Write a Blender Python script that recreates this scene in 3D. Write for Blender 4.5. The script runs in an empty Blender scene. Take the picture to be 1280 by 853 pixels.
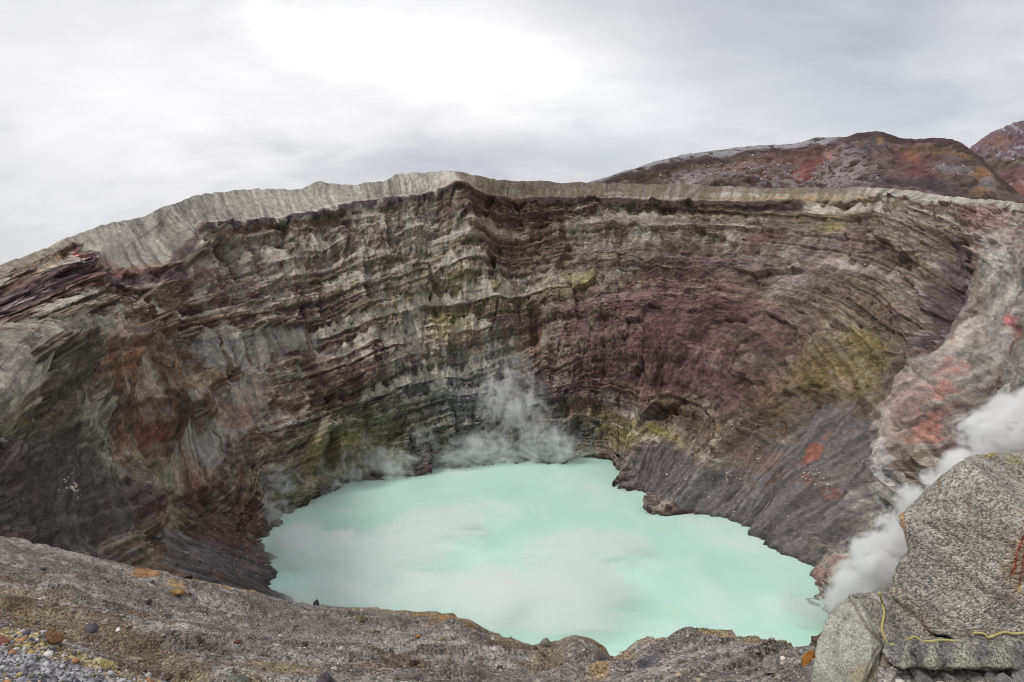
import bpy, bmesh, math, random
import numpy as np
from mathutils import Vector, noise as mnoise
from mathutils.bvhtree import BVHTree

# ------------------------------------------------------------------ camera, sky, sun, exposure
SC = bpy.context.scene
COL = SC.collection
random.seed(7)
H = 125.0                       # eye height above the crater lake, metres
PITCH = math.radians(8.4)
F = 853.0                       # focal length in photo pixels (1280 wide, 24 mm lens)
cam_d = bpy.data.cameras.new('camera')
cam_d.lens = 24.0; cam_d.sensor_width = 36.0
cam_d.clip_start = 0.1; cam_d.clip_end = 8000
cam = bpy.data.objects.new('camera', cam_d); COL.objects.link(cam)
cam.location = (0, 0, H); cam.rotation_euler = (math.pi/2 - PITCH, 0, 0)
SC.camera = cam

SUN_EL, SUN_AZ = math.radians(50), math.radians(-122)      # azimuth from +Y, positive to +X
W = bpy.data.worlds.new('World'); SC.world = W; W.use_nodes = True
def build_world():
    nt = W.node_tree; N = nt.nodes; L = nt.links
    for n in list(N): N.remove(n)
    def nd(t, **k):
        n = N.new(t)
        for a, b in k.items(): setattr(n, a, b)
        return n
    def math_(op, a, b=None, c=None, clamp=False):
        n = nd('ShaderNodeMath', operation=op, use_clamp=clamp)
        for i, v in enumerate((a, b, c)):
            if v is None: continue
            if isinstance(v, (int, float)): n.inputs[i].default_value = v
            else: L.new(v, n.inputs[i])
        return n.outputs[0]
    out = nd('ShaderNodeOutputWorld'); bg = nd('ShaderNodeBackground')
    sky = nd('ShaderNodeTexSky', sky_type='NISHITA', sun_disc=False)
    sky.sun_elevation = SUN_EL; sky.sun_rotation = SUN_AZ; sky.altitude = 1200
    skym = nd('ShaderNodeVectorMath', operation='SCALE'); skym.inputs['Scale'].default_value = 0.10
    L.new(sky.outputs[0], skym.inputs[0])
    tc = nd('ShaderNodeTexCoord'); sep = nd('ShaderNodeSeparateXYZ'); L.new(tc.outputs['Generated'], sep.inputs[0])
    zz = math_('ADD', math_('MAXIMUM', sep.outputs[2], 0.0), 0.42)
    cx = math_('DIVIDE', sep.outputs[0], zz); cy = math_('DIVIDE', sep.outputs[1], zz)
    cv = nd('ShaderNodeCombineXYZ'); L.new(cx, cv.inputs[0]); L.new(cy, cv.inputs[1])
    def noise(scale, detail, rough, dist, off, sx=1, sy=1):
        mp = nd('ShaderNodeMapping'); mp.inputs['Location'].default_value = off; mp.inputs['Scale'].default_value = (sx, sy, 1)
        mp.inputs['Rotation'].default_value = (0, 0, 0.35)
        L.new(cv.outputs[0], mp.inputs[0])
        n = nd('ShaderNodeTexNoise'); n.inputs['Scale'].default_value = scale; n.inputs['Detail'].default_value = detail
        n.inputs['Roughness'].default_value = rough; n.inputs['Distortion'].default_value = dist
        L.new(mp.outputs[0], n.inputs['Vector']); return n.outputs[0]
    n1 = noise(0.85, 5, 0.48, 0.35, (3.1, 1.7, 0), 1.0, 1.5)
    n2 = noise(3.0, 6, 0.52, 0.5, (8.2, 4.7, 0), 1.0, 1.4)
    n3 = noise(9.0, 5, 0.5, 0.3, (1.2, 9.7, 0), 1.0, 1.5)
    def spot(az, el, sx, sz, rot=0.0):
        """soft region of the cloud deck around a direction, 1 at its middle"""
        a, e = math.radians(az), math.radians(el)
        dirv = (math.sin(a)*math.cos(e), math.cos(a)*math.cos(e), math.sin(e))
        sub = nd('ShaderNodeVectorMath', operation='SUBTRACT'); L.new(tc.outputs['Generated'], sub.inputs[0]); sub.inputs[1].default_value = dirv
        ro = nd('ShaderNodeVectorRotate', rotation_type='Y_AXIS'); L.new(sub.outputs[0], ro.inputs['Vector']); ro.inputs['Angle'].default_value = rot
        sc_ = nd('ShaderNodeVectorMath', operation='MULTIPLY'); L.new(ro.outputs[0], sc_.inputs[0]); sc_.inputs[1].default_value = (1/sx, 1.0, 1/sz)
        ln = nd('ShaderNodeVectorMath', operation='LENGTH'); L.new(sc_.outputs[0], ln.inputs[0])
        return math_('SUBTRACT', 1.0, math_('ADD', ln.outputs['Value'], math_('MULTIPLY_ADD', n2, 2.2, -1.1)), clamp=True)
    v = math_('MULTIPLY_ADD', n1, 0.60, 0.16)
    v = math_('ADD', v, math_('MULTIPLY_ADD', n2, 0.50, -0.25))
    v = math_('ADD', v, math_('MULTIPLY_ADD', n3, 0.20, -0.10))
    v = math_('ADD', v, math_('MULTIPLY', spot(0, 13.5, .44, .12, -.26), 0.50))      # thin, bright part of the deck
    v = math_('ADD', v, math_('MULTIPLY', spot(19, 17, .72, .14, -.16), -0.24))        # darker bank to its right
    v = math_('ADD', v, math_('MULTIPLY', spot(-4, 6.0, .42, .055, 0), -0.30))         # grey gap low over the rim
    v = math_('ADD', v, math_('MULTIPLY', spot(-28, 10, .5, .16, 0), 0.16))
    ramp = nd('ShaderNodeValToRGB'); cr = ramp.color_ramp
    cr.elements[0].position = 0.02; cr.elements[0].color = (0.44, 0.46, 0.53, 1)
    cr.elements[1].position = 0.90; cr.elements[1].color = (1.0, 1.0, 1.0, 1)
    m = cr.elements.new(0.40); m.color = (0.62, 0.63, 0.66, 1)
    m = cr.elements.new(0.56); m.color = (0.75, 0.75, 0.775, 1)
    L.new(v, ramp.inputs[0])
    cover = nd('ShaderNodeMapRange'); L.new(n1, cover.inputs[0])
    cover.inputs[1].default_value = 0.22; cover.inputs[2].default_value = 0.42; cover.inputs[3].default_value = 0.88; cover.inputs[4].default_value = 1.0
    mx = nd('ShaderNodeMix', data_type='RGBA'); L.new(cover.outputs[0], mx.inputs[0]); L.new(skym.outputs[0], mx.inputs[6]); L.new(ramp.outputs[0], mx.inputs[7])
    L.new(mx.outputs[2], bg.inputs[0]); bg.inputs[1].default_value = 1.0
    L.new(bg.outputs[0], out.inputs[0])
build_world()
sun_d = bpy.data.lights.new('sun', 'SUN'); sun_d.energy = 1.5; sun_d.angle = math.radians(11); sun_d.color = (1.0, 0.965, 0.91)
sun = bpy.data.objects.new('sun', sun_d); COL.objects.link(sun)
sdir = Vector((math.sin(SUN_AZ)*math.cos(SUN_EL), math.cos(SUN_AZ)*math.cos(SUN_EL), math.sin(SUN_EL)))
sun.rotation_euler = sdir.to_track_quat('Z', 'Y').to_euler()
sun.location = (0, 0, 400)
SC.view_settings.view_transform = 'Standard'; SC.view_settings.look = 'None'
SC.view_settings.exposure = 0.18; SC.view_settings.gamma = 1.0; SC.view_settings.use_curve_mapping = False
SC.cycles.max_bounces = 16; SC.cycles.diffuse_bounces = 3; SC.cycles.glossy_bounces = 2
SC.cycles.volume_bounces = 14; SC.cycles.transparent_max_bounces = 8
SC.cycles.volume_step_rate = 0.5; SC.cycles.filter_width = 1.0; SC.cycles.use_denoising = True
SC.cycles.sample_clamp_indirect = 5

# ------------------------------------------------------------------ helpers
cp, sp = math.cos(PITCH), math.sin(PITCH)
def unproj(px, py, Y):
    """point seen at a photo position, at a distance Y ahead of the viewpoint (arrays welcome)"""
    px = np.asarray(px, float); py = np.asarray(py, float)
    u = (426.5 - py)/F
    dy = cp + u*sp; dz = -sp + u*cp; dx = (px - 640.0)/F
    k = np.asarray(Y, float)/dy
    return np.stack([dx*k, dy*k, dz*k + H], -1)
def unproj_z(px, py, z=0.0):
    px = np.asarray(px, float); py = np.asarray(py, float)
    u = (426.5 - py)/F
    dy = cp + u*sp; dz = -sp + u*cp; dx = (px - 640.0)/F
    k = (z - H)/dz
    return np.stack([dx*k, dy*k, dz*k + H], -1)
def proj(P):
    d = P[..., 2] - H
    fw = np.maximum(P[..., 1]*cp - d*sp, 1e-3); up = P[..., 1]*sp + d*cp
    return 640 + F*P[..., 0]/fw, 426.5 - F*up/fw
rng = np.random.RandomState(11)
TAB = rng.rand(512, 512).astype(np.float32)
def vn(x, y, seed=0):
    """smooth 2-D value noise, 0..1"""
    x = np.asarray(x, np.float32) + seed*37.17; y = np.asarray(y, np.float32) + seed*91.73
    xi = np.floor(x).astype(np.int32); yi = np.floor(y).astype(np.int32)
    fx = x - xi; fy = y - yi
    fx = fx*fx*fx*(fx*(fx*6-15)+10); fy = fy*fy*fy*(fy*(fy*6-15)+10)
    x0 = xi & 511; x1 = (xi+1) & 511; y0 = yi & 511; y1 = (yi+1) & 511
    a = TAB[x0, y0]; b = TAB[x1, y0]; c = TAB[x0, y1]; d = TAB[x1, y1]
    return a + (b-a)*fx + (c-a)*fy + (a-b-c+d)*fx*fy
def fbm(x, y, seed=0, oct=4, gain=0.5):
    t = 0; A = 1; S = 0; x = np.asarray(x, np.float32); y = np.asarray(y, np.float32)
    for i in range(oct):
        ca, sa = math.cos(i*0.8), math.sin(i*0.8)
        t = t + A*vn(x*ca - y*sa, x*sa + y*ca, seed+i*3); S += A; A *= gain; x = x*2.03; y = y*2.03
    return t/S
def afbm(x, y, seed=0, oct=3, gain=0.55):     # keeps its directions: for streaks and bedding
    t = 0; A = 1; S = 0; x = np.asarray(x, np.float32); y = np.asarray(y, np.float32)
    for i in range(oct):
        t = t + A*vn(x, y, seed+i*3); S += A; A *= gain; x = x*2.03; y = y*2.03
    return t/S
def ridged(x, y, seed=0, oct=3, gain=0.5):
    t = 0; A = 1; S = 0; x = np.asarray(x, np.float32); y = np.asarray(y, np.float32)
    for i in range(oct):
        t = t + A*(1 - np.abs(2*vn(x, y, seed+i*5) - 1)); S += A; A *= gain; x = x*2.07; y = y*2.07
    return t/S
def blocks(x, y, seed=0):
    """broken-rock cells: tilted-face height, distance to the nearest joint, a random value per block"""
    x = np.asarray(x, np.float32) + seed*13.7; y = np.asarray(y, np.float32) + seed*7.9
    xi = np.floor(x).astype(np.int32); yi = np.floor(y).astype(np.int32)
    f1 = np.full(x.shape, 9., np.float32); f2 = f1.copy(); h = np.zeros_like(f1); cid = np.zeros_like(f1)
    for dx in (-1, 0, 1):
        for dy in (-1, 0, 1):
            a = (xi+dx) & 511; b = (yi+dy) & 511
            ox = TAB[a, b]; oy = TAB[b, (a+171) & 511]; r = TAB[(a+77) & 511, (b+33) & 511]
            px = x - (xi+dx+ox); py = y - (yi+dy+oy); d = px*px + py*py
            gx_ = TAB[(a+201) & 511, (b+5) & 511]-.5; gy_ = TAB[(a+19) & 511, (b+303) & 511]-.5
            near_ = d < f1
            f2 = np.where(near_, f1, np.minimum(f2, d)); f1 = np.where(near_, d, f1)
            h = np.where(near_, 1.6*(px*gx_ + py*gy_) + .5*(r-.5), h); cid = np.where(near_, r, cid)
    return h, np.sqrt(f2)-np.sqrt(f1), cid
def sstep(a, b, x):
    t = np.clip((x-a)/(b-a), 0, 1); return t*t*(3-2*t)
def lin(c):
    c = np.asarray(c, float)/255.0
    return np.where(c <= 0.04045, c/12.92, ((c+0.055)/1.055)**2.4)
KA = 1.5
def alb(c):
    v = lin(c); g = v.mean(); return np.minimum((g + (v-g)*0.95)*KA, 0.85)
def smooth_interp(x, xs, ys):
    """monotone-ish cubic (Catmull-Rom with limited slopes)"""
    xs = np.asarray(xs, float); ys = np.asarray(ys, float)
    d = np.diff(ys)/np.diff(xs); m = np.zeros_like(ys)
    m[0] = d[0]; m[-1] = d[-1]
    s = d[:-1]*d[1:]
    m[1:-1] = np.where(s > 0, 2*s/(d[:-1]+d[1:]+1e-12), 0)
    i = np.clip(np.searchsorted(xs, x)-1, 0, len(xs)-2)
    h = xs[i+1]-xs[i]; t = np.clip((x-xs[i])/h, 0, 1)
    return ((1+2*t)*(1-t)**2*ys[i] + t*(1-t)**2*h*m[i] + t*t*(3-2*t)*ys[i+1] + t*t*(t-1)*h*m[i+1])

class Paint:
    """lays rock colours onto a surface; x, y are its survey positions, wa..wc noise that frays the edges"""
    def __init__(s, x, y, col, wa, wb, wc):
        s.x, s.y, s.c, s.wa, s.wb, s.wc = x, y, col, wa, wb, wc
    def mask_e(s, cx, cy, rx, ry, ang, soft, warp):
        R = max(rx, ry)*(1.6+warp)
        idx = np.nonzero((np.abs(s.x-cx) < R) & (np.abs(s.y-cy) < R))[0]
        a = math.radians(ang); ca, sa = math.cos(a), math.sin(a)
        dx, dy = s.x[idx]-cx, s.y[idx]-cy
        d = np.sqrt(((dx*ca+dy*sa)/rx)**2 + ((-dx*sa+dy*ca)/ry)**2)
        d = d + warp*((s.wa[idx]-.5)*1.1 + (s.wb[idx]-.5)*1.3 + (s.wc[idx]-.5)*1.1)
        return idx, 1 - sstep(1-soft, 1+soft, d)
    def mask_s(s, pts, w, soft, warp):
        pts = np.asarray(pts, float); 
        lo = pts[:, :2].min(0)-w*3; hi = pts[:, :2].max(0)+w*3
        idx = np.nonzero((s.x > lo[0]) & (s.x < hi[0]) & (s.y > lo[1]) & (s.y < hi[1]))[0]
        qx = s.x[idx] + (s.wa[idx]-.5)*w*warp*1.2; qy = s.y[idx] + (s.wb[idx]-.5)*w*warp*1.6
        best = np.full(len(idx), 1e9)
        for (a, b) in zip(pts[:-1], pts[1:]):
            ab = b[:2]-a[:2]; t = np.clip(((qx-a[0])*ab[0]+(qy-a[1])*ab[1])/(ab@ab), 0, 1)
            best = np.minimum(best, np.hypot(qx-a[0]-t*ab[0], qy-a[1]-t*ab[1]))
        d = best/w + warp*(s.wc[idx]-.5)*1.2
        return idx, 1 - sstep(1-soft, 1+soft, d)
    def put(s, idx, m, color, keep=0.0):
        c = alb(color); m = m[:, None]
        if keep:      # keeps some of the light and dark of what lies below
            g = s.c[idx].mean(1, keepdims=True); tgt = c*(1-keep+keep*g/max(float(c.mean()), 1e-3))
        else: tgt = c
        s.c[idx] = s.c[idx]*(1-m) + tgt*m
    def patch(s, cx, cy, rx, ry, ang, color, k=0.8, soft=0.28, warp=1.15, keep=0.45, brk=None, b0=0.35, b1=0.65):
        idx, m = s.mask_e(cx, cy, rx, ry, ang, soft, warp)
        m = m*k
        if brk is not None: m = m*sstep(b0, b1, brk[idx])
        s.put(idx, m, color, keep)
    def tint(s, cx, cy, rx, ry, ang, color, k=0.8, soft=0.35, warp=1.5, keep=0.45, brk=None, b0=0.35, b1=0.65):
        g = float(np.mean(color)); col = [g + (v-g)*0.86 for v in color]
        s.patch(cx, cy, rx*1.05, ry*1.05, ang, col, k*KSTR, max(soft, .35), max(warp, 1.4), max(keep, .4), brk, b0, b1)
        s.patch(cx, cy, rx*.8, ry*.8, ang, col, k*.5, .2, 2.2, max(keep, .4), s.wc, .42, .55); s.follow = None
    def stroke(s, pts, w, color, k=0.85, soft=0.5, warp=0.8, keep=0.2, brk=None, b0=0.3, b1=0.6):
        idx, m = s.mask_s(pts, w, soft, warp)
        m = m*k
        if brk is not None: m = m*sstep(b0, b1, brk[idx])
        s.put(idx, m, color, keep)

def grid_mesh(name, P, color=None, mat=None, smooth=True, mask=None):
    """P: (rows, cols, 3) -> one mesh object"""
    r, c = P.shape[:2]
    idx = np.arange(r*c, dtype=np.int32).reshape(r, c)
    q = np.stack([idx[:-1, :-1], idx[:-1, 1:], idx[1:, 1:], idx[1:, :-1]], -1)
    if mask is not None: q = q[mask]
    q = q.reshape(-1, 4)
    me = bpy.data.meshes.new(name)
    me.vertices.add(r*c); me.vertices.foreach_set('co', P.reshape(-1).astype(np.float32))
    me.loops.add(q.size); me.loops.foreach_set('vertex_index', q.reshape(-1))
    me.polygons.add(len(q)); me.polygons.foreach_set('loop_start', np.arange(0, q.size, 4, dtype=np.int32))
    me.polygons.foreach_set('use_smooth', np.full(len(q), smooth))
    me.update(calc_edges=True)
    if color is not None: set_col(me, color)
    o = bpy.data.objects.new(name, me); COL.objects.link(o)
    if mat: me.materials.append(mat)
    return o
def set_col(me, color):
    a = me.color_attributes.new('rock', 'FLOAT_COLOR', 'POINT')
    c = np.ones((len(me.vertices), 4), np.float32); c[:, :3] = color.reshape(-1, 3)
    a.data.foreach_set('color', c.reshape(-1))
def structure(o, label=None): 
    o['kind'] = 'structure'
    if label: o['label'] = label
    return o
def stuff(o, label, cat):
    o['kind'] = 'stuff'; o['label'] = label; o['category'] = cat; return o
def tag(o, label, cat, group=None):
    o['label'] = label; o['category'] = cat
    if group: o['group'] = group
    return o

# ------------------------------------------------------------------ materials
def mat_new(name):
    m = bpy.data.materials.new(name); m.use_nodes = True
    nt = m.node_tree
    return m, nt, nt.nodes, nt.links, nt.nodes['Principled BSDF']
def rock_mat(name, scales=(0.8, 2.5), cvar=0.25, bump=0.3, bdist=0.3, rough=0.95, attr=True, base=(0.2, 0.2, 0.2), speck=None, bscale=None):
    """rock colour from the surface survey or one base colour, broken up by fine grain and relief"""
    m, nt, N, L, bs = mat_new(name)
    tc = N.new('ShaderNodeTexCoord')
    def noi(sc, det=5, ro=0.6):
        n = N.new('ShaderNodeTexNoise'); n.inputs['Scale'].default_value = sc; n.inputs['Detail'].default_value = det
        n.inputs['Roughness'].default_value = ro; L.new(tc.outputs['Object'], n.inputs['Vector']); return n.outputs[0]
    n1 = noi(scales[0]); n2 = noi(scales[1])
    if attr:
        a = N.new('ShaderNodeAttribute'); a.attribute_name = 'rock'; src = a.outputs['Color']
    else:
        rgb = N.new('ShaderNodeRGB'); rgb.outputs[0].default_value = (*base, 1); src = rgb.outputs[0]
    def mul(src, fac_sock, lo, hi, a0=0.3, a1=0.7):
        mr = N.new('ShaderNodeMapRange'); mr.inputs[1].default_value = a0; mr.inputs[2].default_value = a1
        mr.inputs[3].default_value = lo; mr.inputs[4].default_value = hi; L.new(fac_sock, mr.inputs[0])
        v = N.new('ShaderNodeVectorMath'); v.operation = 'SCALE'; L.new(src, v.inputs[0]); L.new(mr.outputs[0], v.inputs['Scale'])
        return v.outputs[0]
    src = mul(src, n1, 1-cvar, 1+cvar); src = mul(src, n2, 1-cvar, 1+cvar)
    if speck:          # (scale, dark, light) grains of different stones set in the rock
        vo = N.new('ShaderNodeTexVoronoi'); vo.inputs['Scale'].default_value = speck[0]; vo.inputs['Randomness'].default_value = 1
        L.new(tc.outputs['Object'], vo.inputs['Vector'])
        sx = N.new('ShaderNodeSeparateColor'); L.new(vo.outputs['Color'], sx.inputs[0])
        src = mul(src, sx.outputs[0], speck[1], speck[2], 0.0, 1.0)
    L.new(src, bs.inputs['Base Color'])
    bs.inputs['Roughness'].default_value = rough
    bs.inputs['Specular IOR Level'].default_value = 0.2
    nb = noi(bscale or scales[1]*1.5, 6, 0.65)
    b = N.new('ShaderNodeBump'); b.inputs['Strength'].default_value = bump; b.inputs['Distance'].default_value = bdist
    if speck:
        ad = N.new('ShaderNodeMath'); ad.operation = 'SUBTRACT'; L.new(nb, ad.inputs[0]); L.new(vo.outputs['Distance'], ad.inputs[1]); L.new(ad.outputs[0], b.inputs['Height'])
    else: L.new(nb, b.inputs['Height'])
    L.new(b.outputs[0], bs.inputs['Normal'])
    return m
M_wall = rock_mat('crater_rock', (0.45, 2.0), 0.30, 0.8, 0.7, bscale=1.3)
M_hill = rock_mat('hill_rock', (0.12, 0.6), 0.22, 0.5, 1.2)
M_ash = rock_mat('ash_gravel', (2.2, 11.0), 0.30, 0.9, 0.07, speck=(15.0, 0.42, 1.65))
M_should = rock_mat('coarse_gravel', (5, 40.0), 0.3, 0.7, 0.02, speck=(45.0, 0.35, 1.9))

# ------------------------------------------------------------------ crater wall
CX, CY = 8.0, 270.0
def to_polar(P):
    dx, dy = P[..., 0]-CX, P[..., 1]-CY
    return np.degrees(np.arctan2(dx, dy)), np.hypot(dx, dy)
shore_px = np.array([(345,745),(338,700),(331,672),(346,650),(380,632),(430,606),(470,600),(540,590),(600,582),(660,577),(690,581),(706,580),
    (722,571),(755,572),(768,582),(774,600),(762,614),(786,612),(808,613),(822,624),(815,640),(836,645),(870,642),(905,648),(935,662),(970,685),(1000,705),(1025,735),(1031,760),(1016,800)], float)
rim = np.array([(0,335,235),(60,312,268),(95,292,290),(150,275,312),(185,268,325),(215,255,335),(290,238,375),(375,236,410),(402,227,420),(435,231,430),
    (480,226,440),(500,216,448),(572,215,455),(592,219,458),(650,226,470),(740,229,480),(850,231,480),(1000,236,460),(1080,234,440),(1130,238,415),(1200,247,370),(1280,255,315),(1400,272,250)], float)
mid = np.array([(-60,540,125),(0,500,143),(60,446,165),(100,418,185),(150,402,222),(200,430,275),(260,440,305),(400,425,350),(520,405,392),(640,400,418),(690,392,424),
    (780,400,415),(850,400,402),(1000,400,380),(1100,420,340),(1180,450,300),(1250,500,262),(1400,600,190)], float)
def contour(P, pre=(), post=()):
    ph, r = to_polar(P); z = P[..., 2]
    o = np.argsort(ph); ph, r, z = ph[o], r[o], z[o]
    keep = np.concatenate([[True], np.diff(ph) > 0.4]); ph, r, z = ph[keep], r[keep], z[keep]
    if len(pre): a = np.array(pre); k = ph > a[-1, 0]+2; ph = np.r_[a[:, 0], ph[k]]; r = np.r_[a[:, 1], r[k]]; z = np.r_[a[:, 2], z[k]]
    if len(post): a = np.array(post); k = ph < a[0, 0]-2; ph = np.r_[ph[k], a[:, 0]]; r = np.r_[r[k], a[:, 1]]; z = np.r_[z[k], a[:, 2]]
    return ph, r, z
sh = contour(unproj_z(shore_px[:, 0], shore_px[:, 1], 0), [(-175, 92, 0), (-140, 96, 0), (-118, 100, 0)], [(128, 116, 0), (142, 118, 0), (155, 128, 0), (175, 135, 0)])
rm = contour(unproj(rim[:, 0], rim[:, 1], rim[:, 2]), [(-175, 235, 92), (-150, 225, 94), (-120, 200, 97)], [(120, 205, 122), (150, 235, 118), (175, 250, 116)])
md = contour(unproj(mid[:, 0], mid[:, 1], mid[:, 2]), [(-175, 165, 85)], [(133, 156, 52), (146, 182, 55), (175, 196, 60)])

NC, NR = 1680, 470
# columns: denser on the far side, which the viewpoint sees face on
phc = np.linspace(-147, 168, NC)
def cinterp(c, k): return smooth_interp(phc, c[0], c[k])
rs, rmid, zmid, rr, zr = cinterp(sh, 1), cinterp(md, 1), cinterp(md, 2), cinterp(rm, 1), cinterp(rm, 2)
tt = np.r_[np.linspace(-0.12, 0, 14)[:-1], np.linspace(0, 1.0, NR-40), np.linspace(1.0, 1.3, 28)[1:]]
NR = len(tt)
T = np.repeat(tt[:, None], NC, 1)
# foot of the cliffs: the left side drops almost sheer below its bench
foot = np.array([(-60,720,118),(0,705,138),(100,690,166),(165,668,200),(200,655,232),(262,640,268)], float)
fph, fr, fz = contour(unproj(foot[:, 0], foot[:, 1], foot[:, 2]))
rf = rs + (rmid-rs)*0.42; zf = zmid*0.5
kf = sstep(-76, -88, phc)
rf = rf*(1-kf) + kf*np.interp(phc, fph, fr); zf = zf*(1-kf) + kf*np.interp(phc, fph, fz)
TK = np.array([-0.25, 0, 0.25, 0.5, 1.0])
def prof(v0, v1, v2, v3, v4):
    """smooth profile through the five contours, column by column"""
    ys = np.stack([v0, v1, v2, v3, v4]); d = np.diff(ys, axis=0)/np.diff(TK)[:, None]
    m = np.zeros_like(ys); m[0] = d[0]; m[-1] = d[-1]; m[1:-1] = 0.5*(d[:-1]+d[1:])
    i = np.clip(np.searchsorted(TK, tt, side='right')-1, 0, 3); h = np.diff(TK)[i][:, None]; t = np.clip((tt[:, None]-TK[i][:, None])/h, 0, 1)
    return (1+2*t)*(1-t)**2*ys[i] + t*(1-t)**2*h*m[i]*.8 + t*t*(3-2*t)*ys[i+1] + t*t*(t-1)*h*m[i+1]*.8
zero = np.zeros_like(rs)
R0 = prof(rs-14, rs, rf, rmid, rr); Z0 = prof(zero-24, zero, zf, zmid, zr)
beyond = np.clip((T-1.0)/0.3, 0, 1)
R0 = R0 + beyond*110; Z0 = Z0 - 75*beyond**1.15
PH = np.repeat(np.radians(phc)[None, :], NR, 0)
def polar_to_xyz(R, Z): return np.stack([CX + R*np.sin(PH), CY + R*np.cos(PH), Z], -1)
P0 = polar_to_xyz(R0, Z0)
X, Y = proj(P0); X = X.ravel(); Y = Y.ravel()        # survey position of every point of the wall
Tr = T.ravel()
U = (PH*150.0).ravel()                               # metres round the crater
S = (T*165.0).ravel()                                # metres up the section
front = (P0[..., 1] > 20).ravel()
X = np.where(front, X, 9e3)

wa = fbm(U/28, S/24, 1, 4); wb = fbm(U/9, S/8, 2, 4); wc = fbm(U/2.6, S/2.4, 3, 3)
# bedding: gently warped, arched over the red dome, dipping with the rim on the left
dome = np.exp(-(((X-850)/190)**2 + ((Y-400)/120)**2))
S1 = S + (wa-.5)*6 + (wb-.5)*.7 + (vn(U/150, S/170, 231)-.5)*26 - 20*dome + 10*np.exp(-((X-560)/120)**2)*sstep(300, 520, Y)
bedA = afbm(U/200, S1/7.0, 21, 4, 0.6); bedB = afbm(U/130, S1/2.4, 31, 3, 0.6); bedF = afbm(U/180, S1/1.9, 33, 2, .6); bedC = afbm(U/25, S1/0.9, 37, 2)
rillA = afbm(U/7, S/70, 41, 3, 0.6); rillB = afbm((U+(wb-.5)*3)/2.2, S/30, 47, 3, 0.6)
strk = afbm((U + S*0.35)/3.2, (S - U*0.25)/16, 53, 3)

# where loose ash and talus smooth the rock (0 rock .. 1 loose)
tal = np.zeros((len(X), 3)); pt = Paint(X, Y, tal, wa, wb, wc)
def loose(cx, cy, rx, ry, ang, k=1.0, soft=0.3, warp=0.5):
    idx, m = pt.mask_e(cx, cy, rx, ry, ang, soft, warp); tal[idx] = np.maximum(tal[idx], (m*k)[:, None])
rim_y = np.interp(X, [-400, 0, 95, 215, 290, 400, 500, 572, 650, 850, 1080, 1280, 2000], [420, 335, 292, 255, 238, 228, 216, 215, 226, 231, 234, 255, 330])
dk_y = np.interp(X, [-50, 0, 60, 110, 170, 225, 250, 340, 440, 500, 572, 650, 800, 900, 1000, 1100, 1280, 1400], [400, 385, 355, 330, 338, 330, 285, 280, 259, 251, 243, 249, 255, 258, 256, 250, 262, 290])
cap_y = np.interp(X, [-60, 0, 50, 95, 130, 150], [372, 349, 326, 303, 330, 338]); cap_y = np.where(X < 150, cap_y, dk_y)
cap = sstep(4, -2, Y - cap_y + (wc-.5)*9 + (rillB-.5)*16)*(Tr > 0.6)
loose(1235, 430, 60, 130, 14, 0.9, .2); loose(1290, 420, 60, 160, 0, .85, .2)
loose(1000, 620, 90, 46, 38, .92); loose(900, 620, 95, 32, 18, .92); loose(830, 590, 50, 34, 20, .92); loose(960, 660, 90, 40, 38, .92); loose(1050, 560, 60, 60, -45, .8)
loose(1130, 530, 34, 80, 40, .7)
loose(290, 440, 60, 26, 10, .9); loose(340, 425, 50, 18, 0, .9); loose(240, 570, 34, 52, 28, .9); loose(300, 510, 30, 44, 25, .8)
loose(15, 475, 30, 55, 12, .9, .2, .4); loose(50, 412, 80, 12, -7, .9, .2, .4); loose(270, 700, 90, 50, 20, .9); loose(330, 730, 60, 40, 0, 1)
loose(620, 440, 40, 26, 0, .5); loose(515, 408, 16, 20, 0, .9); loose(100, 620, 70, 60, 35, .5)
talus = np.maximum(tal[:, 0], cap*0.95)

# ledge aprons: pointed fans of ash that sit on the ledges
fan = np.zeros(len(X))
for k in range(17):
    s0 = 36 + k*7.1 + 3*math.sin(k*2.3)
    hgt = 10.5*np.clip(vn(U/26, S*0 + k*3.1, 61)*1.9 - 0.72, 0, 1)*(0.25 + 0.95*vn(U/4.2, S*0+k*5.7, 67))*(0.6+0.6*vn(U/1.5, S*0+k*2.2, 71))
    d = S1 - s0
    fan = np.maximum(fan, sstep(-0.6, 0.3, d)*sstep(hgt, hgt-1.6, d)*(hgt > 1.2))
fanw = sstep(560, 470, Y)*(1-0.75*sstep(0.12, .6, dome)) * (1 - 0.85*sstep(330, 380, Y)*sstep(900, 960, X))
fan = fan*np.clip(fanw, 0, 1)*(Tr < 0.97)
rock = 1 - np.maximum(talus, 0.75*fan)

# relief in metres, along the outward face of the wall
D = np.zeros(len(X))
hard = sstep(0.45, 0.55, bedA)
D += rock*(8*(wa-.5) + 3.6*(wb-.5) + 1.2*(wc-.5))
bedW = np.clip(.55 + 2.4*(fbm(U/55, S/38, 191, 3)-.42), .35, 1.0)
bedW = np.maximum(bedW, .9*sstep(.62, .78, Tr)*sstep(420, 560, X)*sstep(1180, 1050, X))*(1-.45*sstep(.1, .7, dome))
lean = np.where(X < 620, -.55, .55)*np.clip(np.abs(X-620)/250, 0, 1)
UL = U + S*lean
crk = ridged((UL+(wa-.5)*8)/5.5, (S1+(wb-.5)*6)/13, 141, 3, .6); crk2 = ridged((UL+(wb-.5)*2)/1.7, S1/3.2, 147, 2, .6)
D += rock*bedW*(2.7*(hard-.5) + 1.3*(sstep(.42, .58, bedB)-.5) + 0.3*(bedC-.5))
D += rock*((3.6-1.4*bedW)*(crk-.6) + (1.5-.7*bedW)*(crk2-.6)) + (1-.6*talus)*6.5*(ridged((UL+(wa-.5)*10)/19, S/48, 193, 3)-.6)*(1-.6*cap)
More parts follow.
